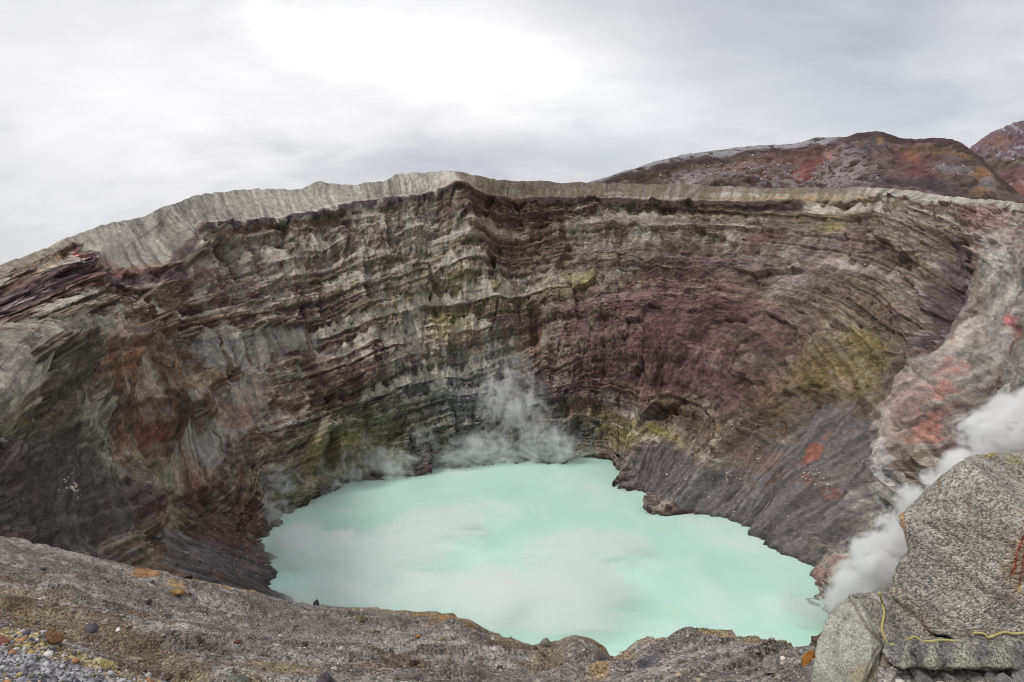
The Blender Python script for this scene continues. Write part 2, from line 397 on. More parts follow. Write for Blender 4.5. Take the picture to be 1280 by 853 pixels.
bh1, bj1, bc1 = blocks((UL+(wb-.5)*5)/21, (S+(wb-.5)*5)/19, 1); bh2, bj2, bc2 = blocks((UL+(wc-.5)*2)/7, (S+(wc-.5)*2)/6, 2)
D += (.12+.88*rock)*(8.5*bh1 + 2.6*bh2)
gul = ridged(U/22 + (wa-.5)*.8, S/75, 81, 3); gul2 = ridged((U+(wb-.5)*4)/6.5, S/45, 87, 3); gul3 = ridged((U+(wb-.5)*3)/2.1, S/26, 91, 2)
gw = np.clip(0.35 + 0.65*sstep(10, 60, S), 0, 1)
D += gw*(0.35+.65*rock)*10.0*(gul-.6) + (0.45+.55*rock)*2.6*(gul2-.6) + 0.9*(gul3-.6) + 0.35*(rillB-.5)
D += talus*(1.2*(rillB-.5) + 2.2*(rillA-.5) + 0.5*(wc-.5)) + (talus*(1-cap))*(9.5*(ridged((U+(wa-.5)*9)/15, S/75, 151, 4, .62)-.6))
sc_r = sstep(1185, 1215, X)*sstep(280, 330, Y)
D += sc_r*(5.0*(ridged((U+(wa-.5)*6)/6.5, S/60, 221, 3)-.6) + 2.0*(wb-.5))
D *= (1-.75*cap*(.5+.5*vn(U/45, S*0, 223)))
D += 0.5*(fbm(U/1.1, S/1.0, 95, 2)-.5)*(0.3+rock)
def bump(cx, cy, rx, ry, ang, amp, soft=1.0):
    a_ = math.radians(ang); ca, sa = math.cos(a_), math.sin(a_)
    dx, dy = X-cx, Y-cy
    d = ((dx*ca+dy*sa)/rx)**2 + ((-dx*sa+dy*ca)/ry)**2
    global D
    D = D + amp*np.exp(-d**soft)
# spurs, alcoves and caves of the wall
bump(588, 290, 20, 95, -20, 17); bump(650, 300, 40, 80, -10, -11); bump(700, 300, 60, 60, 0, -4)         # arete below the high point
bump(850, 420, 130, 70, 0, 16); bump(640, 480, 60, 60, 0, -12)           # red dome, steaming alcove
bump(480, 450, 60, 60, 0, 6); bump(400, 540, 40, 40, 0, 6)
bump(1130, 330, 45, 110, -8, 12); bump(1192, 365, 18, 80, 8, -11, 1.5)    # square buttress and the gully beside it
bump(1150, 490, 26, 110, 42, 10); bump(1225, 500, 16, 60, 10, -6)        # pink rib
bump(1000, 610, 22, 90, 40, 4); bump(1060, 590, 14, 80, 40, -4)
bump(830, 560, 20, 60, 20, 6); bump(760, 540, 50, 30, 0, -4)
bump(95, 470, 30, 45, 20, -9, 1.5); bump(88, 440, 12, 9, 20, -13, 2); bump(80, 458, 5, 12, 10, -7, 1.5); bump(140, 540, 40, 60, -30, -9)
bump(670, 392, 9, 6, 0, -9, 2); bump(668, 410, 4, 22, -8, -5); bump(700, 510, 22, 12, 0, -8, 2); bump(715, 500, 30, 8, -10, 5)
bump(185, 530, 40, 34, 30, 6); bump(230, 310, 16, 24, 0, 7); bump(110, 325, 22, 10, -20, 5); bump(165, 635, 26, 50, 15, 8)
bump(380, 550, 24, 20, 0, 5); bump(160, 330, 30, 25, 0, -4)
# the hard dark bed below the ash cap stands proud
idx, m = pt.mask_s(np.array([(-60, 412), (0, 385), (60, 355), (110, 330)]), 9, .5, .5); D[idx] += 0.8*m
idx, m = pt.mask_s(np.array([(250, 285), (340, 280), (440, 259), (500, 251), (572, 243), (650, 249), (800, 255), (900, 258), (1000, 256)]), 5, .5, .5); D[idx] += 3.2*m
fade = sstep(-0.12, 0.03, Tr)*0.9 + 0.1
crest = 1 - 0.82*sstep(0.93, 1.0, Tr)
D = D*fade*crest
far_amp = np.clip(np.hypot(P0[..., 0].ravel(), P0[..., 1].ravel())/300, 0.5, 1.0)
D *= far_amp
D2 = D.reshape(NR, NC)
steep = 1 - sstep(0.98, 1.06, T)
Rw = R0 - 0.86*D2*steep; Zw = Z0 + D2*(0.42*steep + 0.5*(1-steep))
Zw = Zw + (fbm(U/2.2, S*0, 7, 3).reshape(NR, NC)-.5)*1.2*sstep(.9, 1, T) + (vn(U/9, S*0, 5).reshape(NR, NC)-.5)*1.6*sstep(.9, 1, T) + (vn(U/3, S*0, 6).reshape(NR, NC)-.5)*0.5*sstep(.9, 1, T)
# small points and coves along the waterline
cove = ((fbm(U/9, S*0, 17, 4)-.5)*4 + (ridged(U/5, S*0, 19, 2)-.55)*2).reshape(NR, NC)*sstep(0.10, 0.0, T)
Rw = Rw + cove
P = polar_to_xyz(Rw, Zw)

# how flat each spot lies: loose ash settles there
gu = np.gradient(P, axis=1); gt = np.gradient(P, axis=0)
nrm = np.cross(gt, gu); nrm /= np.linalg.norm(nrm, axis=-1, keepdims=True)+1e-9
nz = np.abs(nrm[..., 2]).ravel()
base_g = np.cross(np.gradient(P0, axis=0), np.gradient(P0, axis=1)); bz = np.abs(base_g[..., 2]/(np.linalg.norm(base_g, axis=-1)+1e-9)).ravel()
flat = sstep(0.06, 0.30, nz - bz)
# ---- colours of the rock, with shade painted in at a few places
c = np.zeros((len(X), 3))
ash, ashd = alb((158, 153, 143)), alb((112, 107, 103))
br1, br2, br3, pur, oli = alb((104, 92, 80)), alb((78, 66, 58)), alb((128, 116, 98)), alb((98, 74, 76)), alb((108, 99, 70))
def mixin(c, col, m): return c*(1-m[:, None]) + col*m[:, None]
c[:] = br1
c = mixin(c, br2, sstep(.40, .58, .5*bedA+.5*fbm(UL/14, S/9, 195, 3)))
c = mixin(c, br3, sstep(.52, .66, bedB)*.75*(.3+.7*bedW)); c = mixin(c, br2*.8, sstep(.55, .70, strk)*.6*(1-.5*bedW)); c = mixin(c, alb((112, 78, 66)), sstep(.56, .66, fbm(UL/16, S/12, 197, 4))*.7*sstep(520, 300, X))
c = mixin(c, pur, sstep(.48, .60, afbm(U/160, S1/15, 101, 2))*.75)
c = mixin(c, oli, sstep(.55, .66, afbm(U/120, S1/11, 107, 2))*.7*sstep(300, 420, X)*sstep(560, 300, Y))
p = Paint(X, Y, c, wa, wb, wc)
# broad zones
p.patch(860, 420, 180, 105, 0, (84, 63, 61), .92, .4, .9, .5)
p.patch(760, 470, 110, 50, -20, (84, 60, 62), .8)
p.patch(1000, 330, 130, 70, 10, (96, 78, 70), .6)
p.patch(330, 370, 150, 40, 0, (92, 72, 70), .8); p.patch(260, 400, 90, 40, 20, (90, 68, 62), .7); p.patch(390, 460, 80, 40, 10, (94, 70, 68), .7); p.patch(180, 330, 60, 30, 0, (88, 66, 66), .7)
p.patch(420, 420, 130, 60, 5, (96, 80, 78), .6); p.patch(440, 470, 90, 60, 0, (92, 76, 72), .5)
p.patch(520, 330, 110, 45, 0, (132, 124, 104), .6); p.patch(700, 300, 80, 50, 0, (84, 68, 56), .75); p.patch(640, 285, 50, 50, 20, (76, 60, 54), .8)
p.patch(800, 300, 160, 30, 0, (110, 98, 84), .5)
p.patch(480, 380, 90, 25, 10, (124, 118, 80), .6, brk=bedA, b0=.35, b1=.55); p.patch(600, 360, 60, 16, 8, (122, 116, 78), .7); p.patch(700, 352, 60, 14, 0, (130, 122, 86), .6)
p.patch(1090, 360, 90, 50, 0, (112, 94, 78), .6); p.patch(1080, 400, 80, 50, 0, (96, 84, 66), .6)
p.patch(1060, 460, 90, 45, -15, (106, 94, 66), .8, keep=.4); p.patch(1010, 520, 110, 60, -20, (94, 78, 58), .85); p.patch(1080, 475, 60, 25, -20, (118, 104, 66), .55)
p.patch(960, 560, 80, 40, 20, (88, 74, 62), .8)
p.patch(600, 520, 100, 70, 0, (74, 77, 82), .9); p.patch(560, 548, 150, 40, 0, (70, 71, 68), .9); p.patch(480, 500, 60, 40, 0, (80, 78, 76), .7); p.patch(740, 540, 60, 34, 15, (88, 82, 66), .85)
p.patch(440, 540, 70, 40, 0, (96, 93, 68), .75); p.patch(400, 590, 40, 40, -30, (108, 106, 82), .7)
p.patch(240, 470, 60, 60, 0, (104, 84, 70), .7); p.patch(170, 450, 60, 60, 40, (92, 70, 56), .8); p.patch(130, 470, 50, 60, 0, (84, 74, 64), .6)
p.patch(60, 580, 130, 130, 0, (62, 57, 56), .92, .25, .4, .45); p.patch(110, 520, 60, 60, -30, (72, 66, 62), .7); p.patch(150, 500, 40, 40, 0, (84, 64, 60), .6)  # first patch puts the shade on the left wall into its colour
p.patch(260, 660, 60, 60, 30, (74, 60, 56), .9); p.patch(230, 600, 60, 40, 0, (104, 92, 80), .6)
# loose grey slopes
gr = (104, 99, 99)
for a_ in [(1000, 620, 90, 50, 38), (900, 622, 100, 34, 18), (830, 592, 56, 36, 20), (960, 665, 95, 44, 38), (1050, 570, 60, 66, -45), (1060, 650, 60, 60, 40)]:
    p.patch(*a_, gr, .95, .25, .5, .25)
p.patch(1230, 420, 80, 140, 12, (158, 152, 146), .9, .3, .5, .2, brk=rillA, b0=.28, b1=.46); p.patch(1260, 330, 50, 70, 0, (150, 142, 132), .6, brk=rillA)
p.patch(1245, 500, 50, 60, 10, (142, 138, 134), .85); p.patch(1285, 420, 60, 150, 0, (150, 146, 142), .85, .2, .6, .25, brk=rillB, b0=.22, b1=.42); p.patch(1245, 430, 40, 120, 10, (98, 88, 82), .7, .3, .8, .2, brk=crk, b0=.70, b1=.80); p.patch(1270, 420, 50, 150, 4, (96, 88, 84), .7, .3, .8, .2, brk=gul2, b0=.74, b1=.84)
for a_ in [(290, 440, 60, 28, 10), (345, 428, 50, 18, 0), (240, 570, 34, 55, 28), (300, 505, 30, 46, 25), (335, 520, 30, 20, 30)]:
    p.patch(*a_, (146, 141, 136), 1.0, .15, .6, .12, brk=rillB, b0=.16, b1=.42)
p.patch(95, 470, 55, 60, 0, (82, 74, 64), .9, .3, .8, .5); p.patch(88, 448, 22, 30, 10, (50, 45, 43), .9); p.patch(60, 370, 80, 16, -25, (92, 70, 68), .85, .3, .6, .5)  # second patch paints the shade inside the left cave
p.patch(14, 475, 30, 60, 12, (142, 136, 128), .95, .2, .5, .2, brk=rillB, b0=.15, b1=.4); p.patch(50, 411, 85, 12, -7, (146, 140, 130), .95, .2, .5, .2, brk=rillB, b0=.15, b1=.4)
p.patch(20, 510, 40, 22, -30, (146, 136, 96), .5); p.patch(100, 380, 60, 9, -26, (140, 130, 116), .8, brk=rillB)
p.patch(515, 408, 16, 22, 0, (142, 138, 132), .9); p.patch(490, 360, 26, 22, 20, (146, 142, 136), .85, brk=rillB)
p.patch(610, 435, 44, 26, 0, (134, 132, 126), .75, brk=rillB); p.patch(560, 420, 30, 12, -10, (160, 146, 110), .7)
p.patch(780, 345, 36, 10, -28, (140, 138, 128), .9); p.patch(640, 350, 30, 14, 20, (140, 134, 126), .8, brk=rillB)
p.patch(700, 292, 120, 12, 3, (160, 153, 138), .75, brk=rillB, b0=.40, b1=.52); p.patch(880, 300, 90, 14, 2, (166, 160, 146), .85, brk=rillB, b0=.38, b1=.5)
p.patch(900, 275, 110, 8, 0, (150, 142, 122), .8, brk=rillB, b0=.38, b1=.5); p.patch(1000, 310, 70, 16, -22, (162, 154, 140), .7, brk=rillB, b0=.4, b1=.52)
p.patch(980, 360, 26, 12, -38, (164, 158, 146), .8); p.patch(960, 380, 40, 8, 30, (150, 132, 108), .6)
p.patch(520, 290, 70, 24, 0, (158, 153, 142), .85, brk=rillB, b0=.3, b1=.5); p.patch(380, 310, 100, 30, 0, (150, 144, 132), .7, brk=rillB, b0=.35, b1=.52)
p.patch(290, 330, 70, 30, 10, (150, 144, 134), .75, brk=rillB, b0=.34, b1=.5); p.patch(450, 350, 60, 20, 20, (146, 140, 130), .6, brk=rillB, b0=.4, b1=.52)
# fans on the ledges
fm = fan*(0.55 + 0.45*sstep(.3, .5, rillB))
c[:] = mixin(c, ash*0.5+alb((150, 144, 132))*.5, fm*.9)
c[:] = mixin(c, ash*.45 + c*.55 + np.array([.02, .018, .012]), flat*(.18+.55*sstep(.4, .62, fbm(U/24, S/20, 199, 3)))*(1-talus)*(1-.6*sstep(.1, .6, dome)))
c *= (1 - .10*sstep(0.0, -0.25, nz-bz)*rock)[:, None]
KSTR = 0.72
chute = sstep(.56, .40, gul2)*sstep(.49, .60, fbm(U/20, S/26, 171, 3))*(1-talus)*(1-.7*sstep(.1, .6, dome))
c[:] = mixin(c, ash*.8*np.array([1, .985, .95]), chute*.8*(.5+.5*sstep(.35, .55, rillB)))
# strong colours
p.tint(182, 548, 28, 32, 25, (140, 88, 68), .75, .5, 1.8, .5, brk=strk, b0=.36, b1=.56); p.tint(200, 550, 24, 20, 40, (142, 74, 62), .75, .5, 1.8, .5, brk=wc, b0=.36, b1=.54); p.tint(160, 540, 14, 28, 0, (144, 106, 68), .55, brk=wb)
p.tint(215, 458, 26, 12, 50, (170, 116, 56), .8); p.tint(155, 418, 18, 36, 0, (118, 84, 66), .6); p.tint(175, 480, 34, 30, 0, (106, 80, 66), .6); p.tint(160, 450, 12, 26, 10, (158, 98, 54), .6)
p.tint(250, 475, 22, 10, 0, (150, 124, 90), .7); p.tint(240, 605, 26, 18, 0, (120, 78, 68), .8); p.tint(205, 575, 40, 18, 10, (140, 118, 92), .7)
p.tint(290, 518, 40, 12, 20, (128, 88, 80), .7); p.tint(340, 500, 60, 20, 10, (120, 96, 84), .6); p.tint(420, 468, 50, 18, 5, (122, 84, 80), .6)
p.tint(185, 640, 22, 50, -8, (146, 140, 112), .9, .35, .7, .3); p.tint(200, 610, 20, 40, -20, (150, 144, 116), .7); p.tint(180, 690, 30, 20, 30, (132, 120, 100), .7)
p.tint(120, 640, 40, 70, -35, (112, 106, 106), .6, brk=strk); p.tint(60, 660, 60, 24, 20, (104, 98, 94), .6, brk=strk)
p.tint(240, 705, 50, 20, 22, (108, 104, 106), .9, .4, .5, .1); p.tint(330, 735, 60, 30, 10, (84, 80, 82), .9)
p.tint(370, 620, 20, 26, 0, (128, 128, 104), .7); p.tint(385, 575, 16, 22, 0, (142, 128, 62), .7); p.tint(440, 555, 30, 10, 0, (134, 124, 62), .7); p.tint(470, 545, 60, 14, 0, (108, 104, 62), .7)
p.tint(545, 520, 60, 16, -10, (116, 112, 86), .6); p.tint(590, 505, 40, 20, 0, (100, 104, 108), .6); p.tint(540, 500, 60, 12, -28, (128, 126, 118), .5, brk=strk)
p.tint(760, 535, 44, 16, 20, (122, 112, 64), .8); p.tint(820, 535, 28, 8, 28, (158, 142, 74), .85); p.tint(775, 505, 60, 8, 26, (140, 136, 132), .75); p.tint(720, 540, 30, 20, 0, (84, 88, 100), .6)
p.tint(820, 500, 60, 8, 24, (128, 108, 72), .6); p.tint(700, 475, 18, 10, 0, (120, 112, 100), .6)
p.tint(560, 405, 22, 9, 0, (128, 120, 72), .6); p.tint(670, 430, 10, 16, 0, (140, 92, 70), .7); p.tint(735, 351, 22, 8, 0, (164, 152, 96), .8); p.tint(640, 395, 18, 18, 0, (112, 92, 86), .6)
p.tint(950, 300, 26, 12, 0, (124, 70, 66), .6); p.tint(900, 330, 60, 14, 5, (112, 92, 96), .6)
p.tint(1060, 275, 60, 14, 8, (126, 110, 84), .6); p.tint(1040, 283, 14, 6, 0, (158, 138, 62), .7); p.tint(1000, 248, 130, 4, -1, (160, 118, 66), .85, .6, 1.0, .1); p.tint(880, 253, 120, 3, 0, (150, 112, 68), .8, .6, 1.0, .1)
p.tint(1100, 300, 40, 14, 0, (132, 96, 92), .6); p.tint(1130, 290, 20, 12, 0, (142, 128, 112), .6); p.tint(1050, 320, 60, 20, -20, (116, 92, 100), .6); p.tint(1075, 312, 60, 6, -18, (160, 134, 100), .6)
p.tint(1040, 410, 20, 12, -30, (150, 132, 108), .6); p.tint(1060, 405, 50, 14, 20, (132, 128, 116), .6, brk=strk); p.tint(1090, 430, 60, 8, 30, (132, 112, 58), .6)
p.tint(1120, 350, 60, 8, 0, (134, 122, 104), .5); p.tint(1130, 400, 50, 8, 6, (96, 68, 58), .6)
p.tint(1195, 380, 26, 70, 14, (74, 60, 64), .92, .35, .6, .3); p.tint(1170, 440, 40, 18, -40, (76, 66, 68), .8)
p.tint(1235, 290, 40, 40, 0, (128, 88, 90), .7); p.tint(1215, 275, 16, 16, 0, (150, 110, 106), .6); p.tint(1215, 330, 12, 60, -15, (138, 124, 80), .6, brk=rillB); p.tint(1160, 280, 40, 36, -10, (146, 142, 124), .7, brk=rillB)
p.tint(1250, 325, 18, 38, -8, (172, 168, 162), .9, .3, .5, .1); p.tint(1258, 402, 11, 16, 0, (158, 74, 72), .9); p.tint(1256, 410, 6, 8, 0, (210, 196, 186), .8)
p.tint(1165, 510, 24, 84, 42, (180, 150, 140), .92, .3, .6, .2); p.tint(1186, 490, 12, 50, 25, (176, 104, 84), .9, .5, .9, .2); p.tint(1160, 535, 12, 30, 35, (168, 106, 88), .7); p.tint(1215, 420, 14, 40, 30, (184, 172, 158), .8)
p.tint(1118, 545, 16, 28, 20, (178, 158, 146), .8); p.tint(1105, 590, 12, 46, 6, (190, 188, 188), .85, .4, 1.2, .1); p.tint(1120, 620, 20, 46, 10, (166, 160, 154), .8); p.tint(1225, 485, 14, 46, 10, (96, 90, 82), .8)  # last tint paints the shaded side of the pink rib
p.tint(1015, 578, 8, 26, 40, (176, 96, 68), .85); p.tint(1025, 608, 20, 14, 20, (98, 58, 54), .9); p.tint(985, 600, 24, 8, -10, (104, 70, 60), .7)
p.tint(940, 570, 20, 14, 0, (134, 98, 84), .6); p.tint(880, 610, 30, 12, 30, (142, 138, 136), .7, brk=wc); p.tint(940, 625, 20, 14, 0, (140, 136, 134), .6, brk=wc)
p.tint(1090, 730, 50, 50, -40, (190, 178, 164), .9); p.tint(1040, 755, 18, 40, 10, (124, 88, 78), .9); p.tint(1100, 720, 26, 10, -45, (206, 200, 130), .7)
# rim: ash cap, streaked
rillC = afbm((U+(wb-.5)*2.5)/1.0, S/16, 163, 2, .6)
capc = ash*1.02*(1 - (.60*vn(U/30, S/20, 225))*(1-sstep(.34, .56, rillB)))[:, None]*(1-.45*vn(U/22, S/9, 179)*(1-sstep(.35, .6, rillC)))[:, None]*(.88+.24*wb)[:, None]*(0.9 + .2*vn(U/14, S/14, 113))[:, None]
right = sstep(560, 600, X)*(1-sstep(1040, 1120, X))
c[:] = mixin(c, capc, cap*(1-.55*right)*(1-0.35*sstep(.5, .7, wb)*right))
c[:] = mixin(c, np.broadcast_to(alb((96, 84, 66)), c.shape), cap*right*sstep(.42, .6, rillB)*.8)
leftcap = sstep(120, 60, X)*cap
c[:] = mixin(c, np.broadcast_to(alb((120, 108, 88)), c.shape), leftcap*.6)
p.c = c
p.patch(840, 420, 130, 75, 0, (80, 57, 60), .6, .4, .9, .6); p.patch(1050, 330, 120, 60, 10, (104, 96, 92), .35, .4, .9, .6)
p.stroke([(0, 356), (60, 331), (85, 314)], 4, (140, 104, 70), .75, .4, 1.2, .4, brk=wc, b0=.35, b1=.55); p.stroke([(0, 349), (60, 324), (90, 305)], 3, (96, 78, 62), .8); p.stroke([(95, 318), (130, 340), (160, 345)], 5, (168, 104, 92), .8); p.stroke([(110, 325), (125, 350)], 4, (166, 92, 80), .6)
p.patch(125, 338, 16, 10, 30, (176, 162, 150), .8); p.patch(185, 335, 34, 9, -8, (116, 90, 68), .6); p.patch(150, 342, 40, 14, 10, (96, 72, 68), .6); p.patch(195, 350, 50, 14, -5, (84, 62, 62), .7)
dark = (50, 43, 46)
arc = np.array([(630, 478), (700, 428), (770, 378), (850, 346), (930, 366), (1010, 405), (1085, 452)], float)
for k_, dy_ in enumerate((-30, -17, -6, 8, 22, 38, 52, 70, 88, 104)):
    a2 = arc.copy(); a2[:, 1] += dy_ + 10*np.sin(np.arange(7)*1.3+k_); a2[:, 0] += 12*math.sin(k_*2.1)
    p.stroke(a2, 1.5+.8*(k_ % 3), ((122, 104, 96), (58, 44, 48), (112, 88, 86))[k_ % 3], .6, .6, 2.4, .3, brk=(wb if k_ % 2 else wc), b0=.46, b1=.60)
for k_, (x0_, y0_, x1_, y1_) in enumerate([(520, 500, 600, 470), (500, 520, 590, 492), (560, 540, 640, 500), (720, 500, 850, 556), (735, 520, 840, 560), (450, 440, 560, 452), (300, 395, 430, 402), (280, 380, 400, 384), (980, 345, 1080, 318), (950, 372, 1000, 340), (430, 330, 600, 338), (460, 372, 600, 366)]):
    p.stroke([(x0_, y0_), ((x0_+x1_)/2, (y0_+y1_)/2-3), (x1_, y1_)], 1.8, ((150, 144, 134), (60, 52, 52))[k_ % 2], .75, .5, 1.4, .15, brk=wc, b0=.38, b1=.52)
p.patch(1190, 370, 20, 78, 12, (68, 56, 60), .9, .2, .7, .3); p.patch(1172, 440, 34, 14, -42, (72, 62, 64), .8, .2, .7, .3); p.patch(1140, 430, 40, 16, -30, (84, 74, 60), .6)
p.patch(1120, 300, 60, 12, 0, (120, 100, 92), .5, brk=bedB); p.patch(1100, 380, 60, 40, 0, (106, 90, 72), .45, brk=bedB)
p.stroke([(-60, 415), (0, 384), (60, 355), (110, 330)], 10, (66, 56, 60), .8, .4, 1.3, .4); p.stroke([(110, 332), (150, 352), (225, 345)], 6, (60, 52, 56), .8)
p.stroke([(215, 330), (228, 312), (252, 285)], 6, (62, 50, 52), .8)
p.stroke([(250, 285), (340, 279), (440, 259), (500, 251), (572, 243)], 3.8, dark, .95, .4, .9, .1, brk=rillA, b0=.30, b1=.42)
p.stroke([(566, 243), (650, 249), (800, 256), (900, 259), (1000, 260)], 5.5, (54, 44, 42), .95, .4, .5, .05)
p.stroke([(260, 295), (340, 289), (440, 268)], 3, (100, 84, 72), .7); p.stroke([(575, 218), (600, 285), (640, 330), (648, 390)], 5, (70, 58, 54), .7)
p.stroke([(575, 262), (700, 268), (900, 280)], 4, (70, 58, 50), .7, brk=wa); p.stroke([(600, 300), (760, 305), (900, 312)], 8, (74, 62, 54), .6, brk=wa)
p.patch(655, 290, 55, 40, 20, (80, 64, 56), .75); p.patch(640, 250, 60, 12, 5, (84, 66, 58), .5)
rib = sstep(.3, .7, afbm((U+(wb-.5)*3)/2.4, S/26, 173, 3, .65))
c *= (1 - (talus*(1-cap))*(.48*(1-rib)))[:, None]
wet = sstep(2.6, .3, P[..., 2].ravel() + (wc-.5)*2.0)
c *= (1 - .38*wet)[:, None]
c *= (1 + rock*(.12*(bc1-.5) + .16*(bc2-.5)))[:, None]
c *= (1 + rock*bedW*(.46*(sstep(.45, .55, bedF)-.5) + .30*(sstep(.44, .56, bedB)-.5)))[:, None]*(1-.30*rock*bedW*sstep(.60, .66, bedF))[:, None]
gn1 = vn(U/.55, S/.5, 181); gn2 = ridged(UL/1.5, S1/1.1, 183, 2)
c *= (1 + (1-.6*talus)*(.50*(gn1-.5)))[:, None]*(1 - .40*rock*sstep(.70, .88, gn2))[:, None]
c *= (1 + (1-.75*talus)*(0.55*(wc-.5)))[:, None]*(0.86 + 0.28*fbm(U/1.2, S/1.1, 121, 2))[:, None]
c *= (0.90 + 0.20*afbm(U/12, S1/0.8, 123, 2)*rock*bedW + .1*(1-rock*bedW))[:, None]
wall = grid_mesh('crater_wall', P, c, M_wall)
structure(wall)

# ------------------------------------------------------------------ lake
def lake():
    n = 160
    xs = np.linspace(-190, 190, n) + CX; ys = np.linspace(-170, 190, n) + CY
    gx, gy = np.meshgrid(xs, ys)
    o = grid_mesh('crater_lake', np.stack([gx, gy, np.zeros_like(gx)], -1))
    m, nt, N, L, bs = mat_new('lake_water')
    tc = N.new('ShaderNodeTexCoord')
    def noi(sc, det, dist, loc=(0, 0, 0)):
        mp = N.new('ShaderNodeMapping'); mp.inputs['Location'].default_value = loc; L.new(tc.outputs['Object'], mp.inputs[0])
        t = N.new('ShaderNodeTexNoise'); t.inputs['Scale'].default_value = sc; t.inputs['Detail'].default_value = det; t.inputs['Distortion'].default_value = dist
        L.new(mp.outputs[0], t.inputs['Vector']); return t.outputs[0]
    r = N.new('ShaderNodeValToRGB'); e = r.color_ramp.elements
    e[0].position = .30; e[0].color = (0.49, 0.76, 0.645, 1); e[1].position = .75; e[1].color = (0.60, 0.83, 0.75, 1)
    L.new(noi(0.018, 5, 1.2), r.inputs[0])
    r2 = N.new('ShaderNodeValToRGB'); r2.color_ramp.elements[0].position = .50; r2.color_ramp.elements[1].position = .68
    r2.color_ramp.elements[0].color = (0, 0, 0, 1); r2.color_ramp.elements[1].color = (.55, .55, .55, 1)
    L.new(noi(0.026, 7, .8, (30, 10, 0)), r2.inputs[0])
    mx = N.new('ShaderNodeMix'); mx.data_type = 'RGBA'; L.new(r2.outputs[0], mx.inputs[0]); L.new(r.outputs[0], mx.inputs[6]); mx.inputs[7].default_value = (0.76, 0.86, 0.80, 1)
    # sulphur scum
    r3 = N.new('ShaderNodeValToRGB'); r3.color_ramp.elements[0].position = .66; r3.color_ramp.elements[1].position = .76
    r3.color_ramp.elements[0].color = (0, 0, 0, 1); r3.color_ramp.elements[1].color = (.5, .5, .5, 1); L.new(noi(0.03, 4, 3, (7, 44, 0)), r3.inputs[0])
    mx2 = N.new('ShaderNodeMix'); mx2.data_type = 'RGBA'; L.new(r3.outputs[0], mx2.inputs[0]); L.new(mx.outputs[2], mx2.inputs[6]); mx2.inputs[7].default_value = (0.66, 0.76, 0.54, 1)
    L.new(mx2.outputs[2], bs.inputs['Base Color']); bs.inputs['Roughness'].default_value = .22; bs.inputs['Specular IOR Level'].default_value = .5
    b = N.new('ShaderNodeBump'); b.inputs['Strength'].default_value = .15; b.inputs['Distance'].default_value = .2; L.new(noi(0.6, 4, .5), b.inputs['Height']); L.new(b.outputs[0], bs.inputs['Normal'])
    o.data.materials.append(m); structure(o)
lake()

# ------------------------------------------------------------------ hills behind the rim
def hill(name, crest_pts, Yb, zb, cols, rows, x0, x1, painter, amp=10, mat=M_hill, back=260):
    cp_ = np.array(crest_pts, float)
    C = unproj(cp_[:, 0], cp_[:, 1], cp_[:, 2])
    xs = np.linspace(x0, x1, cols)
    cx = np.interp(xs, cp_[:, 0], C[:, 0]); cy = smooth_interp(xs, cp_[:, 0], C[:, 1]); cz = smooth_interp(xs, cp_[:, 0], C[:, 2])
    v = np.r_[np.linspace(0, 1, rows), np.linspace(1, 1.6, rows//4)[1:]]
    V = np.repeat(v[:, None], cols, 1)
    f = np.clip(V, 0, 1); g = np.clip((V-1)/.6, 0, 1)
    prof = f**1.15
    YY = Yb + (cy-Yb)*f + g*back; ZZ = zb + (cz-zb)*prof - g*back*.45
    XX = cx*(0.80+0.20*f)*(1) + g*0
    XX = cx - (1-f)*cx*(1-Yb/cy)*0.9
    Pb = np.stack([XX, YY, ZZ], -1)
    hx, hy = proj(Pb); hx, hy = hx.ravel(), hy.ravel()
    u = XX.ravel(); s = (np.hypot(YY-Yb, ZZ-zb)).ravel()
    a, b, c3 = fbm(u/60, s/50, 201, 4), fbm(u/18, s/16, 203, 4), fbm(u/6, s/5, 207, 3)
    rl = afbm(u/9, s/70, 211, 3)
    d = amp*((a-.5)*1.6 + (b-.5)*.9 + (c3-.5)*.45 + (ridged(u/35, s/120, 213, 3)-.6)*1.1)
    d = d*(1-.8*sstep(.85, 1, V.ravel()))
    Pd = Pb.copy(); Pd[..., 1] -= (d*.7).reshape(V.shape); Pd[..., 2] += (d*.7).reshape(V.shape) + ((c3-.5)*amp*.18).reshape(V.shape)
    col = painter(hx, hy, u, s, a, b, c3, rl, V.ravel())
    o = grid_mesh(name, Pd, col, mat); structure(o); return o
